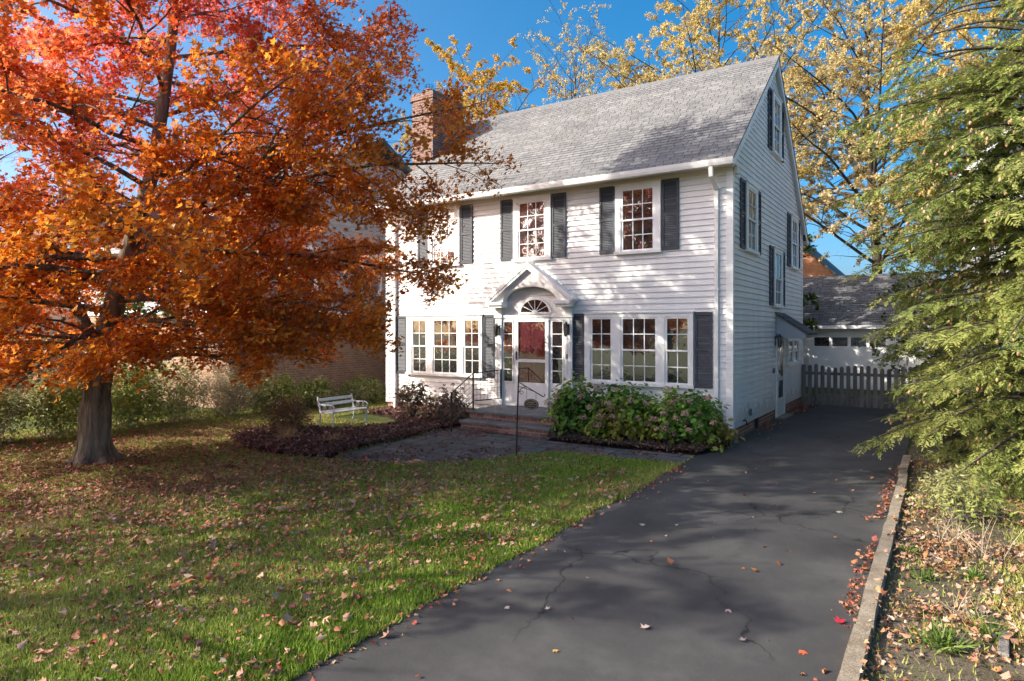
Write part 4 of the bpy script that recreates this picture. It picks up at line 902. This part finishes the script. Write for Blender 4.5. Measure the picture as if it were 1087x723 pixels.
# ------------------------------------------------------------------ hemlock
def hemlock(loc,H,env,label,seed,nb,cones=True,zl=.35):
    rs=np.random.default_rng(seed); T=empty('hemlock_tree',loc,label,'tree','hemlocks beside the driveway')
    x0,y0,_=loc; mb=MB(); mb.tube([(x0,y0,-.05),(x0+.05,y0,H*.3),(x0,y0+.05,H*.7),(x0,y0,H)],[.17,.13,.07,.01],10); mb.build('trunk',M['dbark'],T,smooth=True)
    tb=TB(); FP=[];FD=[];FL=[]
    ga=0
    for i in range(nb):
        f=(i+.5)/nb; z=zl+(H-zl-.2)*f; ga+=2.399+rs.normal()*.3; L=env(z,ga)*rs.uniform(.72,1.08)
        if L<.15: continue
        el=.30+.25*f; lp=curve((x0,y0,z),(math.cos(ga)*math.cos(el),math.sin(ga)*math.cos(el),math.sin(el)),L,10,droop=.95,wob=.09,rs=rs)
        tb.tube(lp,np.linspace(.012+.010*L,.003,11),5)
        ns=int(L/.085)
        for s_ in range(ns):
            t=.12+.88*(s_+rs.uniform(0,.5))/ns; c,dd=sample_line(lp,[min(t,1)]); c=c[0]; dd=dd[0]/np.linalg.norm(dd[0]); sd=1 if s_%2 else -1
            ax=np.cross(dd,[0,0,1]); ax/=np.linalg.norm(ax)+1e-9
            d2=dd*.75+ax*sd*rs.uniform(.5,.95)+np.array([0,0,rs.normal()*.16]); l2=(.16+.30*L*(1-t)**.8)*rs.uniform(.6,1.15)
            if float(snoise(c[None],.7,seed)[0])<-.5: continue
            if l2>.28:
                sp=curve(c,d2,l2,5,droop=.7,wob=.18,rs=rs); tb.tube(sp,np.linspace(.006,.002,6),3)
                nf=int(l2/.060)
                for q in range(nf):
                    tt=.1+.9*(q+rs.uniform(0,.5))/nf; c3,d3=sample_line(sp,[min(tt,1)]); d3=d3[0]/np.linalg.norm(d3[0]); a3=np.cross(d3,[0,0,1]); a3/=np.linalg.norm(a3)+1e-9
                    FP.append(c3[0]); FD.append(d3*.8+a3*(1 if q%2 else -1)*rs.uniform(.4,.9)+np.array([0,0,-.18+rs.normal()*.22])); FL.append(rs.uniform(.09,.17)*(1.1-.3*tt))
            else: FP.append(c); FD.append(d2+np.array([0,0,-.1])); FL.append(l2)
    tb.build('branch',M['dbark'],T)
    FP=np.array(FP); FD=np.array(FD); FL=np.array(FL); n=len(FP); FD/=np.linalg.norm(FD,axis=1,keepdims=True)
    # each frond: axis + side twiglets, all narrow needled blades
    up=np.tile(np.array([0,0,1.]),(n,1))+rs.normal(size=(n,3))*.35; A=np.cross(FD,up); A/=np.linalg.norm(A,axis=1,keepdims=True); NN=np.cross(A,FD)
    P=[];D=[];S=[];W=[];NR=[];TT=[]
    basec=palette([(.12,.19,.045),(.21,.27,.06),(.32,.34,.09)],np.clip(.5+.5*snoise(FP,.9,61)+rs.normal(size=n)*.25,0,1))
    for j in range(11):
        t=j/10; sd=1 if j%2 else -1
        if j==10: d=FD; l=FL*.4
        else: d=FD*.62+A*sd*.72; l=FL*(.62-.38*t)
        droopd=np.array([[0,0,-.10*t]])
        P.append(FP+FD*(FL*(.02+.92*t))[:,None]+droopd*FL[:,None]); D.append(d+rs.normal(size=(n,3))*.12); S.append(l*rs.uniform(.75,1.2,n)); W.append(np.full(n,1.)); NR.append(NN+rs.normal(size=(n,3))*.25)
        tip=np.clip(t*.8+rs.normal(size=n)*.15,0,1)[:,None]; TT.append(basec*(1-tip)+np.array([[.31,.33,.10]])*tip*1.0)
    P=np.concatenate(P);D=np.concatenate(D);S=np.concatenate(S);NR=np.concatenate(NR);TT=np.concatenate(TT)
    leaves('foliage',P,S,NARROW,M['needle'],T,TT,nrm=NR,ydir=D,width=np.clip(.020/np.maximum(S,.02)/.32,.5,1.9))
    if cones:
        k=rs.choice(n,min(n,2600),replace=False,p=np.clip(.15+snoise(FP,1.3,71),.01,2)/np.clip(.15+snoise(FP,1.3,71),.01,2).sum())
        C=FP[k]+FD[k]*(FL[k]*.9)[:,None]; C[:,2]-=.012
        u,v,f=project(C); vis=(u>800)&(u<1090)&(v>0)&(v<600); order=np.argsort(np.where(vis,f,99))
        ph=[(.0,.013),(.6,.008),(1.0,-.004),(.85,-.014),(.3,-.021)]; kk=6
        ring=np.array([[r_*.0105*math.cos(2*PI*j/kk),r_*.0105*math.sin(2*PI*j/kk),z] for r_,z in ph for j in range(kk)])*1.7
        fq=np.array([[i*kk+j,i*kk+(j+1)%kk,(i+1)*kk+(j+1)%kk,(i+1)*kk+j] for i in range(4) for j in range(kk)])
        ct=palette([(.42,.22,.12),(.62,.36,.24),(.52,.32,.18)],rs.uniform(0,1,len(C)))
        def cm(idx,name,loc=None):
            V=(C[idx][:,None]+ring[None]).reshape(-1,3); L=(fq[None]+np.arange(len(idx))[:,None,None]*len(ring)).reshape(-1,4)
            return npmesh(name,V,L.ravel(),np.arange(len(L))*4,np.full(len(L),4),M['dry'],T,np.repeat(ct[idx],len(ring),axis=0),True)
        for i in order[:100]: cm(np.array([i]),'cone')
        tag(cm(order[100:],'cone'),kind='stuff')
    print('hemlock fronds',n); return T
def env_h(z,ga):
    r=float(np.interp(z,[.1,1.0,2.0,3.0,3.8,5.0,6.5,8.0,9.4],[2.7,2.75,2.55,2.7,3.2,3.1,2.5,1.3,.2]))
    return r
HL=(4.85,-1.15,0)
hemlock(HL,8.7,env_h,'large hemlock with drooping sprays and many small peach cones beside the kerb',81,190,zl=.2)
hemlock((4.2,3.0,0),5.6,lambda z,g:float(np.interp(z,[.3,1.5,3,4.5,5.5],[1.9,2.1,1.9,1.2,.2])),'smaller darker hemlock standing behind the large one near the picket fence',82,85,cones=False)
# ------------------------------------------------------------------ shrubs
def shrub(name,c,rad,h,label,cat,tint,nl,size,shape=OVAL,group=None,mat='green',stems=14,seed=1,upn=.6,z0=.0,top=.0,spread=.25,stem_r=.008,shell=.55):
    rs=np.random.default_rng(seed); T=empty(name,(c[0],c[1],0),label,cat,group); tb=TB()
    # leaves on shoots reaching the uneven dome surface
    ns=stems; SP=[]
    for i in range(ns):
        a=rs.uniform(0,2*PI); e=rs.uniform(.05,1)**.6; rr_=math.sqrt(1-(e*.96)**2); tip=np.array([c[0]+rad[0]*rr_*math.cos(a),c[1]+rad[1]*rr_*math.sin(a),z0+h*e*rs.uniform(.85,1.12)])
        b=np.array([c[0]+rs.normal()*rad[0]*spread,c[1]+rs.normal()*rad[1]*spread,0]); m_=(b+tip)/2+np.array([0,0,h*.12]); P=np.array([b,(b+m_)/2,m_,(m_+tip)/2+np.array([0,0,.02]),tip])
        tb.tube(P,np.linspace(stem_r,stem_r*.3,5),4); SP.append(P)
    tb.build('stem',M['gbark'],T)
    per=max(1,nl//ns); LP=[];LN=[]
    for P in SP:
        ts=rs.uniform(0,1,per)**shell; ts=.25+.75*ts; p,d=sample_line(P,ts); p=p+rs.normal(size=(per,3))*np.array([rad[0],rad[1],h])*.10
        LP.append(p); o=p-np.array([c[0],c[1],h*.25]); o/=np.linalg.norm(o,axis=1,keepdims=True); LN.append(o*.8+rs.normal(size=(per,3))*.55+np.array([0,0,upn]))
    LP=np.concatenate(LP); LN=np.concatenate(LN); LP[:,2]=np.maximum(LP[:,2],.03)
    tn=tint(LP,rs); leaves('foliage',LP,rs.uniform(size[0],size[1],len(LP)),shape,M[mat],T,tn,nrm=LN)
    return T,LP,rs
def hyd_tint(P,rs):
    n=len(P); t=rs.uniform(0,1,n); y=np.clip(.52+.8*snoise(P,1.1,91),0,1)[:,None]; r=np.clip((.55-P[:,2])*1.3+.8*snoise(P,1.5,92)-.25,0,1)[:,None]
    c=palette([(.06,.15,.018),(.11,.24,.028),(.18,.33,.045)],t)*(1-y)+palette([(.30,.42,.045),(.46,.52,.08),(.22,.36,.04)],t)*y
    return c*(1-r*.7)+palette([(.30,.10,.03),(.34,.20,.05),(.28,.05,.03)],t)*r*.7
def florets(name,c,r,tn,parent,rs,n=46):
    d=rs.normal(size=(n,3)); d/=np.linalg.norm(d,axis=1,keepdims=True); d[:,2]=np.where(d[:,2]<-.5,-d[:,2],d[:,2])
    P=np.array(c)+d*r*np.array([1,1,.78]); x,y,z=frames(d+rs.normal(size=(n,3))*.25,rs.uniform(0,6,n))
    P=P-y*.016
    return leaves(name,P,np.full(n,.034),OVAL,M['petal'],parent,palette(tn,rs.uniform(0,1,n)),nrm=z,ydir=y)
pink=[(.46,.24,.19),(.66,.44,.36),(.40,.20,.20)]; tan=[(.16,.10,.07),(.26,.18,.13),(.12,.07,.05)]
for (c,rad,h,lab,sd,nl,nh) in (((-2.95,-1.0),(.62,.72),1.08,'leafy green hydrangea nearest the front steps, tallest of the three',101,1500,8),
                        ((-1.85,-1.05),(.85,.78),.98,'green hydrangea in the middle of the bed under the triple window',102,2300,18),
                        ((-.65,-1.0),(.90,.80),.92,'hydrangea at the driveway corner with reddish leaves and pink flower heads',103,2500,30)):
    T,LP,rs=shrub('hydrangea_shrub',c,rad,h,lab,'shrub',hyd_tint,int(nl*1.6),(.07,.135),group='hydrangeas under the front window',stems=95,seed=sd,stem_r=.006)
    # flower heads sit on the outside of the crown facing the lawn
    cand=LP[(LP[:,1]<c[1]-.25)&(LP[:,2]>.25)]; cand=cand[rs.permutation(len(cand))]; got=[]
    for p in cand:
        if all(np.linalg.norm(p-q)>.17 for q in got): got.append(p)
        if len(got)>=nh: break
    for q,p in enumerate(got): florets('flower_head',p+np.array([.02,-.14,.05]),rs.uniform(.06,.085),pink if q%4 else tan,T,rs)
def brown_tint(P,rs): return palette([(.13,.07,.045),(.22,.13,.085),(.30,.19,.12),(.10,.11,.04)],rs.uniform(0,1,len(P)))
for (c,rad,h,lab,sd,nh) in (((-6.35,-1.15),(.62,.6),.78,'brown withered hydrangea with dry leaves beside the stair railing',111,14),((-7.45,-1.0),(.50,.5),.85,'half bare dry hydrangea with round brown seed heads left of the withered one',112,16)):
    T,LP,rs=shrub('dry_hydrangea',c,rad,h,lab,'shrub',brown_tint,700,(.06,.11),shape=CURL,group='withered hydrangeas left of the steps',mat='dry',stems=40,seed=sd)
    cand=LP[(LP[:,2]>h*.55)]; cand=cand[rs.permutation(len(cand))]; got=[]
    for p in cand:
        if all(np.linalg.norm(p-q)>.16 for q in got): got.append(p)
        if len(got)>=nh: break
    for p in got: florets('seed_head',p+np.array([0,-.03,.05]),.055,tan,T,rs,34)
def barb_tint(P,rs): return palette([(.10,.03,.02),(.16,.06,.035),(.09,.07,.025),(.22,.11,.04)],rs.uniform(0,1,len(P)))
shrub('barberry_shrub',(-8.05,-4.25),(.55,.55),.78,'dark red brown barberry bush at the end of the mulch bed beside the bench','shrub',barb_tint,5200,(.022,.04),mat='green',stems=110,seed=121,stem_r=.004)
def peren(a):
    def f(P,rs):
        t=rs.uniform(0,1,len(P)); g=palette([(.14,.20,.03),(.27,.34,.06),(.38,.38,.12)],t); b=palette([(.28,.24,.13),(.42,.36,.22),(.22,.24,.09)],t); k=np.clip(a+.6*snoise(P,.9,131),0,1)[:,None]
        return g*(1-k)+b*k
    return f
hb=[((-12.0,-9.6),(1.0,.9),1.15,.5,'pale green weedy bush at the far left edge of the lawn'),((-11.9,-8.3),(.95,.85),1.35,.35,'light green leafy bush just left of the maple trunk'),
    ((-11.9,-6.9),(.9,.85),1.45,.0,'bright yellow green bush directly behind the maple trunk'),((-11.9,-5.6),(.9,.8),1.45,.15,'leafy green bush just right of the maple trunk'),
    ((-11.9,-4.4),(.85,.8),1.4,.55,'grey green feathery bush in the middle of the border'),((-11.8,-3.2),(.8,.75),1.3,.75,'straw coloured bush by the corner of the brick neighbour house'),
    ((-11.6,-1.9),(.75,.75),.95,.45,'low olive bush along the neighbour brick wall behind the barberry'),((-11.5,-.6),(.7,.7),.75,.25,'low green bush along the neighbour brick wall behind the bench'),((-11.3,1.0),(.8,.8),.7,.1,'low dark green bush near the left corner of the white house')]
for i,(c,rad,h,a,lab) in enumerate(hb):
    shrub('border_shrub',c,rad,h,lab,'shrub',peren(a),3800,(.05,.09) if i!=4 else (.06,.12),shape=OVAL if i not in (0,4,5) else NARROW,group='shrubs of the left border',stems=95,seed=140+i,stem_r=.004)
def env_d(z,h): return float(np.interp(z/h,[.1,.3,.6,.85,1],[1.6,2.2,2.1,1.3,.2]))*h/6
def dk(P,rs): return palette([(.05,.09,.02),(.09,.14,.03),(.20,.20,.05)],rs.uniform(0,1,len(P)))
for (x,y,h,lab,sd) in ((-14.2,-4.2,3.6,'small dark green tree between the border shrubs and the grey sided neighbour house',161),(3.6,9.8,5.2,'small green tree between the garage and the hemlock',163),(-30,-6,8,'green tree far off on the left',164),(-26,-14,8,'olive tree far off at the left edge',165)):
    broadleaf('green_tree',[(x,y,0),(x,y,h*.4),(x+.1,y,h*.95)],[.12,.09,.02],lambda z,h=h:env_d(z,h),h*.14,h*.9,26,lab,'tree',tint=dk,seed=sd,per_twig=18,sec_step=.45,twig_step=.3,leafsize=(.09,.15),shape=DIAM,mat='green',barkm='dbark',flare=False,elev=(.2,.9))
shrub('border_shrub',(3.65,-3.9),(.55,.55),.55,'low yellow green bush at the foot of the hemlock by the kerb','shrub',peren(.15),1500,(.05,.09),shape=NARROW,stems=60,seed=190,stem_r=.004)
for (x,y,h,sd,lab) in ((-3.2,10.6,9.2,166,'unseen green tree added directly behind the white house to shade the garage'),(-5.9,12.3,9.6,167,'second unseen tree added further left behind the white house to shade the garage')):  # trees hidden by the house, added to throw dappled shade on the garage
    broadleaf('green_tree',[(x,y,0),(x,y,h*.4),(x+.1,y,h*.95)],[.16,.11,.02],lambda z,h=h:env_d(z,h),h*.14,h*.9,40,lab,'tree',tint=dk,seed=sd,per_twig=26,sec_step=.45,twig_step=.3,leafsize=(.12,.2),shape=DIAM,mat='green',barkm='dbark',flare=False,elev=(.2,.9))
# ------------------------------------------------------------------ lawn grass
def lawn_ok(P):
    ok=(P[:,0]<np.array([drive_left(y) for y in P[:,1]])+np.abs(RNG.normal(size=len(P)))*.022) & ~inside(P,WALK)&~inside(P,MULCH)&~inside(P,HBED)
    ok&=~((P[:,0]>X0-.1)&(P[:,1]>-1.95)&(P[:,0]<.1)); ok&=((P[:,0]+8.47)**2+(P[:,1]+7.84)**2>.42**2)
    return ok
def sample_view(n,x0,x1,y0,y1,rs,dref=5.0):
    x=rs.uniform(x0,x1,n); y=rs.uniform(y0,y1,n); P=np.stack([x,y,np.zeros(n)],1); u,v,f=project(P); vis=(f>.8)&(u>-30)&(u<1117)&(v<760)
    P=P[vis]; f=f[vis]; keep=rs.random(len(P))<np.clip((dref/f)**1.5,0,1); return P[keep]
rs=np.random.default_rng(201)
G=sample_view(1500000,-13.5,0,-12.6,3.0,rs,5.2); G=G[lawn_ok(G)]
G2=sample_view(500000,3.05,7.5,-11.5,1.0,rs,5.2); thr=np.clip((G2[:,0]-3.85)*1.3+.38*snoise(G2,1.2,205)+.1,0.03,1); G2=G2[rs.random(len(G2))<thr]
G=np.concatenate([G,G2]); n=len(G); u,v,f=project(G)
hgt=rs.uniform(.028,.062,n)*(1+.35*snoise(G,1.5,202)); lean=rs.normal(size=(n,3))*.42; lean[:,2]=1
patch=np.clip(.45+.45*snoise(G,.55,203)+.25*snoise(G,2.3,204),0,1)
t=rs.uniform(0,1,n)
gc=palette([(.12,.21,.022),(.20,.31,.035),(.29,.37,.06)],t)*(1-patch)[:,None]+palette([(.26,.29,.05),(.42,.41,.11),(.54,.48,.22)],t)*patch[:,None]
nr=rs.normal(size=(n,3)); nr[:,2]*=.3
W=(.0065+.0012*f)/np.maximum(hgt,.01)/.36
BL=(np.array([(-.18,0,0),(.18,0,0),(.0,1,.12)]),[(0,1,2)])
gr=leaves('grass',G,hgt,BL,M['grass'],None,gc,nrm=nr,ydir=lean,width=W); tag(gr,kind='stuff'); print('grass',n)
# ------------------------------------------------------------------ fallen leaves
def scatter_leaves(name,P,size,tint,seed,tilt=.45,kind='stuff'):
    r_=np.random.default_rng(seed); n=len(P); nr=r_.normal(size=(n,3))*tilt; nr[:,2]=1; k=r_.random(n)<.35; nr[k,2]*=-1; size=size*r_.choice([.55,.8,1.,1.2],n)
    return tag(leaves(name,P,size,CURL,M['dry'],None,tint,nrm=nr,jit=.075,curl=.45),kind=kind)
rs=np.random.default_rng(301)
P=sample_view(160000,-13.,-.1,-12.6,2.5,rs,9.0); P=P[lawn_ok(P)]
d=np.hypot(P[:,0]+7.6,P[:,1]+7.0)
dens=np.clip(1.15*np.exp(-(d/4.8)**2)+.08+.20*snoise(P,.8,302)+.30*snoise(P,3.2,303),.015,1)
P=P[rs.random(len(P))<dens*.95]; n=len(P); P[:,2]=rs.uniform(.02,.05,n)
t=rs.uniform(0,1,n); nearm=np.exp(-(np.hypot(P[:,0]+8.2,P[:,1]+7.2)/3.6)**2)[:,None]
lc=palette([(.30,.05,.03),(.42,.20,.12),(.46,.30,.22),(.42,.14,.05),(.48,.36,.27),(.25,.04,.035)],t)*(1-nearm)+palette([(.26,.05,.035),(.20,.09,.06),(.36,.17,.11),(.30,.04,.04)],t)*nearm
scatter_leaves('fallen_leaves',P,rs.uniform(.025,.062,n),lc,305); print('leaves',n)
# mulch bed litter: dark purple brown leaves
P=sample_view(60000,-9.3,-5.4,-6,0,rs,30); P=P[inside(P,MULCH)]; P=P[:15000]; n=len(P); P[:,:2]+=rs.normal(size=(n,2))*.07; P[:,2]=.06+rs.uniform(0,.05,n)
lc=palette([(.07,.03,.03),(.15,.06,.055),(.30,.20,.17),(.10,.04,.035),(.22,.08,.05),(.12,.06,.05)],rs.uniform(0,1,n)); scatter_leaves('mulch_leaves',P,rs.uniform(.04,.08,n),lc,306,.7)
P=sample_view(26000,-3.4,.1,-2.0,-.0,rs,30); P=P[inside(P,HBED)]; n=len(P); P[:,2]=.07+rs.uniform(0,.03,n)
lc=palette([(.06,.04,.03),(.14,.09,.07),(.22,.15,.11),(.09,.05,.03)],rs.uniform(0,1,n)); scatter_leaves('bed_litter',P,rs.uniform(.03,.06,n),lc,307,.7)
# litter in the gutter of the kerb, by the house wall, and on the verge
a=[]
n=900; y=rs.uniform(-12,-1,n); x=2.90-np.abs(rs.normal(size=n))*.06; k=rs.random(n)<np.clip(.55+.6*np.sin(y*1.7+.5)+.3*np.sin(y*4.1),0.04,1); a.append(np.stack([x,y,np.full(n,.015)],1)[k])
n=330; x=.08+np.abs(rs.normal(size=n))*.22; y=rs.uniform(5.2,7.5,n); a.append(np.stack([x,y,rs.uniform(.01,.06,n)],1))
n=340; y=rs.uniform(-12,-2.8,n); x=np.array([drive_left(q) for q in y])+np.abs(rs.normal(size=n))*.10; a.append(np.stack([x,y,np.full(n,.012)],1))
n=70; a.append(np.stack([rs.uniform(0,2.8,n),rs.uniform(-11,2,n),np.full(n,.010)],1))
n=110; x=.06+np.abs(rs.normal(size=n))*.14; y=rs.normal(size=n)*.35+2.3; a.append(np.stack([x,y,rs.uniform(.01,.04,n)],1))
P=np.concatenate(a); n=len(P); lc=palette([(.34,.10,.04),(.46,.24,.12),(.30,.06,.05),(.42,.30,.20)],rs.uniform(0,1,n)); scatter_leaves('gutter_leaves',P,rs.uniform(.022,.065,n),lc,308,.6)
P=sample_view(60000,3.0,6.,-11.8,0,rs,7.0); dd=np.clip(.22+.75*snoise(P,1.0,310)-np.clip((P[:,0]-4.2)*1.1,0,.6),.03,1); P=P[(rs.random(len(P))<dd*.5)&((P[:,0]>3.07)|(rs.random(len(P))<.3))]; n=len(P); P[:,2]=rs.uniform(.005,.045,n); P[P[:,0]<3.06,2]+=.07
lc=palette([(.40,.22,.12),(.52,.36,.25),(.34,.12,.05),(.58,.46,.36),(.44,.22,.08),(.22,.11,.06)],rs.uniform(0,1,n)); scatter_leaves('verge_leaves',P,rs.uniform(.025,.065,n),lc,309,.6)
# walk litter
P=sample_view(14000,-5.8,-.2,-5.6,-1.3,rs,30); P=P[inside(P,WALK)]; P=P[rs.random(len(P))<np.clip(.35+.9*snoise(P,1.6,312)-.12*(P[:,0]+4.5),0.02,1)]; P=P[:1800]; n=len(P); P[:,2]=.012
lc=palette([(.12,.06,.05),(.26,.16,.12),(.30,.08,.05)],rs.uniform(0,1,n)); scatter_leaves('walk_leaves',P,rs.uniform(.03,.06,n),lc,311,.5)
# single leaves lying on the asphalt
spots=[(2.02,-7.95,.085,(.50,.38,.34)),(1.62,-8.6,.09,(.52,.40,.36)),(2.28,-8.45,.07,(.30,.24,.22)),(2.63,-8.38,.075,(.50,.10,.04)),(2.78,-7.75,.11,(.55,.03,.06)),(2.0,-6.95,.085,(.50,.16,.05)),(1.9,-6.95,.05,(.40,.14,.05)),
       (1.4,-3.35,.09,(.42,.10,.06)),(2.02,-3.55,.06,(.48,.34,.12)),(2.4,-4.4,.10,(.42,.42,.30)),(.62,-6.2,.09,(.50,.44,.42)),(.95,-6.0,.05,(.55,.50,.48)),(.55,-8.9,.07,(.5,.42,.38)),(.85,-8.75,.06,(.45,.38,.34)),(.25,-5.1,.05,(.5,.44,.4)),(1.2,-9.3,.06,(.5,.32,.1)),(2.5,-5.5,.05,(.4,.2,.1)),(1.0,-2.4,.05,(.4,.3,.2)),(.6,-3.6,.05,(.45,.4,.35)),(1.6,-5.2,.04,(.5,.45,.4))]
for i,(x,y,s_,c) in enumerate(spots):
    th=rs.uniform(0,6.28); nrm=np.array([[rs.normal()*.12,rs.normal()*.12,1 if i%3 else -1]])
    e=leaves('maple_leaf',np.array([[x,y,.012]]),np.array([s_*.85]),CURL,M['dry'],None,np.array([c]),nrm=nrm,ydir=np.array([[math.cos(th),math.sin(th),0]]))
    P0=Vector((x,y,.0)); 
    for v_ in e.data.vertices: v_.co-=P0
    e.location=P0
    tag(e,'single fallen maple leaf lying on the asphalt driveway','leaf','scattered leaves on the driveway')
# weeds, dry stalks and bark on the verge
def tuft(c,n,h,label,cols,seed,name='grass_tuft',lean=.6,wd=.006):
    r_=np.random.default_rng(seed); P=np.array([[c[0],c[1],0]])+r_.normal(size=(n,3))*np.array([.05,.05,0])*(h/.2); V=[];L=[];tt=[]
    d=r_.normal(size=(n,3))*lean; d[:,2]=1; d/=np.linalg.norm(d,axis=1,keepdims=True); hh=r_.uniform(.5,1.1,n)*h; side=np.cross(d,r_.normal(size=(n,3))); side/=np.linalg.norm(side,axis=1,keepdims=True)
    for j,(t,wf) in enumerate(((0,1),(.4,1.1),(.75,.7),(1,.1))):
        q=P+d*(hh*t)[:,None]; q[:,2]-=(hh*t**2*.35*np.linalg.norm(d[:,:2],axis=1)); q[:,:2]+=d[:,:2]*(hh*t*t*.35)[:,None]
        V.append(np.stack([q-side*wd*wf,q+side*wd*wf],1))
    V=np.concatenate(V,1); base=np.arange(n)[:,None,None]*8; fq=np.array([[0,1,3,2],[2,3,5,4],[4,5,7,6]])[None]; L=(base+fq).reshape(-1,4)
    o=npmesh(name,V.reshape(-1,3)-np.array([c[0],c[1],0]),L.ravel(),np.arange(len(L))*4,np.full(len(L),4),M['grass'],None,np.repeat(palette(cols,r_.uniform(0,1,n)),8,axis=0)); o.location=(c[0],c[1],0)
    return tag(o,label,'plant')
gcol=[(.06,.13,.02),(.12,.20,.035),(.2,.26,.07)]; scol=[(.42,.34,.22),(.55,.46,.33),(.35,.27,.17)]
tuft((3.48,-7.75),120,.20,'green grass tuft on the verge, nearest the camera beside the kerb',gcol,401)
tuft((3.75,-7.35),60,.17,'smaller green tuft behind the nearest tuft on the verge',gcol,402)
tuft((3.32,-6.35),50,.13,'low green weed beside the kerb in the middle of the verge',gcol,403)
tuft((3.7,-6.1),60,.14,'green weed among brown leaves right of the low one',gcol,404)
tuft((3.2,-5.6),46,.12,'small green weed against the kerb below the hemlock',gcol,405)
tuft((3.78,-5.35),46,.45,'clump of tall bleached dry stalks on the verge',scol,406,'dry_stalks',.38,.0035)
tuft((3.55,-4.9),28,.40,'thin bleached stalks just behind the tall dry clump',scol,407,'dry_stalks',.35,.003)
tuft((3.6,-7.15),30,.30,'short straw stalks beside the green tufts on the verge',scol,408,'dry_stalks',.6,.003)
for i,(x,y,h,lab) in enumerate(((-7.3,-4.9,.35,'tan dry grass clump in the mulch bed right of the barberry'),(-6.3,-4.6,.25,'small tan dry clump in the middle of the mulch bed'),(-7.6,-4.6,.4,'thin dry stalks rising beside the barberry bush'))):
    tuft((x,y),70,h,lab,[(.30,.20,.10),(.42,.30,.16)],420+i,'dry_grass',.55,.004)
for z in bpy.data.objects:
    if z.name.startswith('dry_grass'): z.location.z=.06
b=MB(); b.prism([(3.78,-7.72),(3.84,-7.74),(3.87,-7.30),(3.81,-7.28)],2,.02,.045)
tag(b.build('bark_slab',M['gbark'],None,bevel=.006),'narrow slab of grey bark lying on the leaf littered verge','bark')
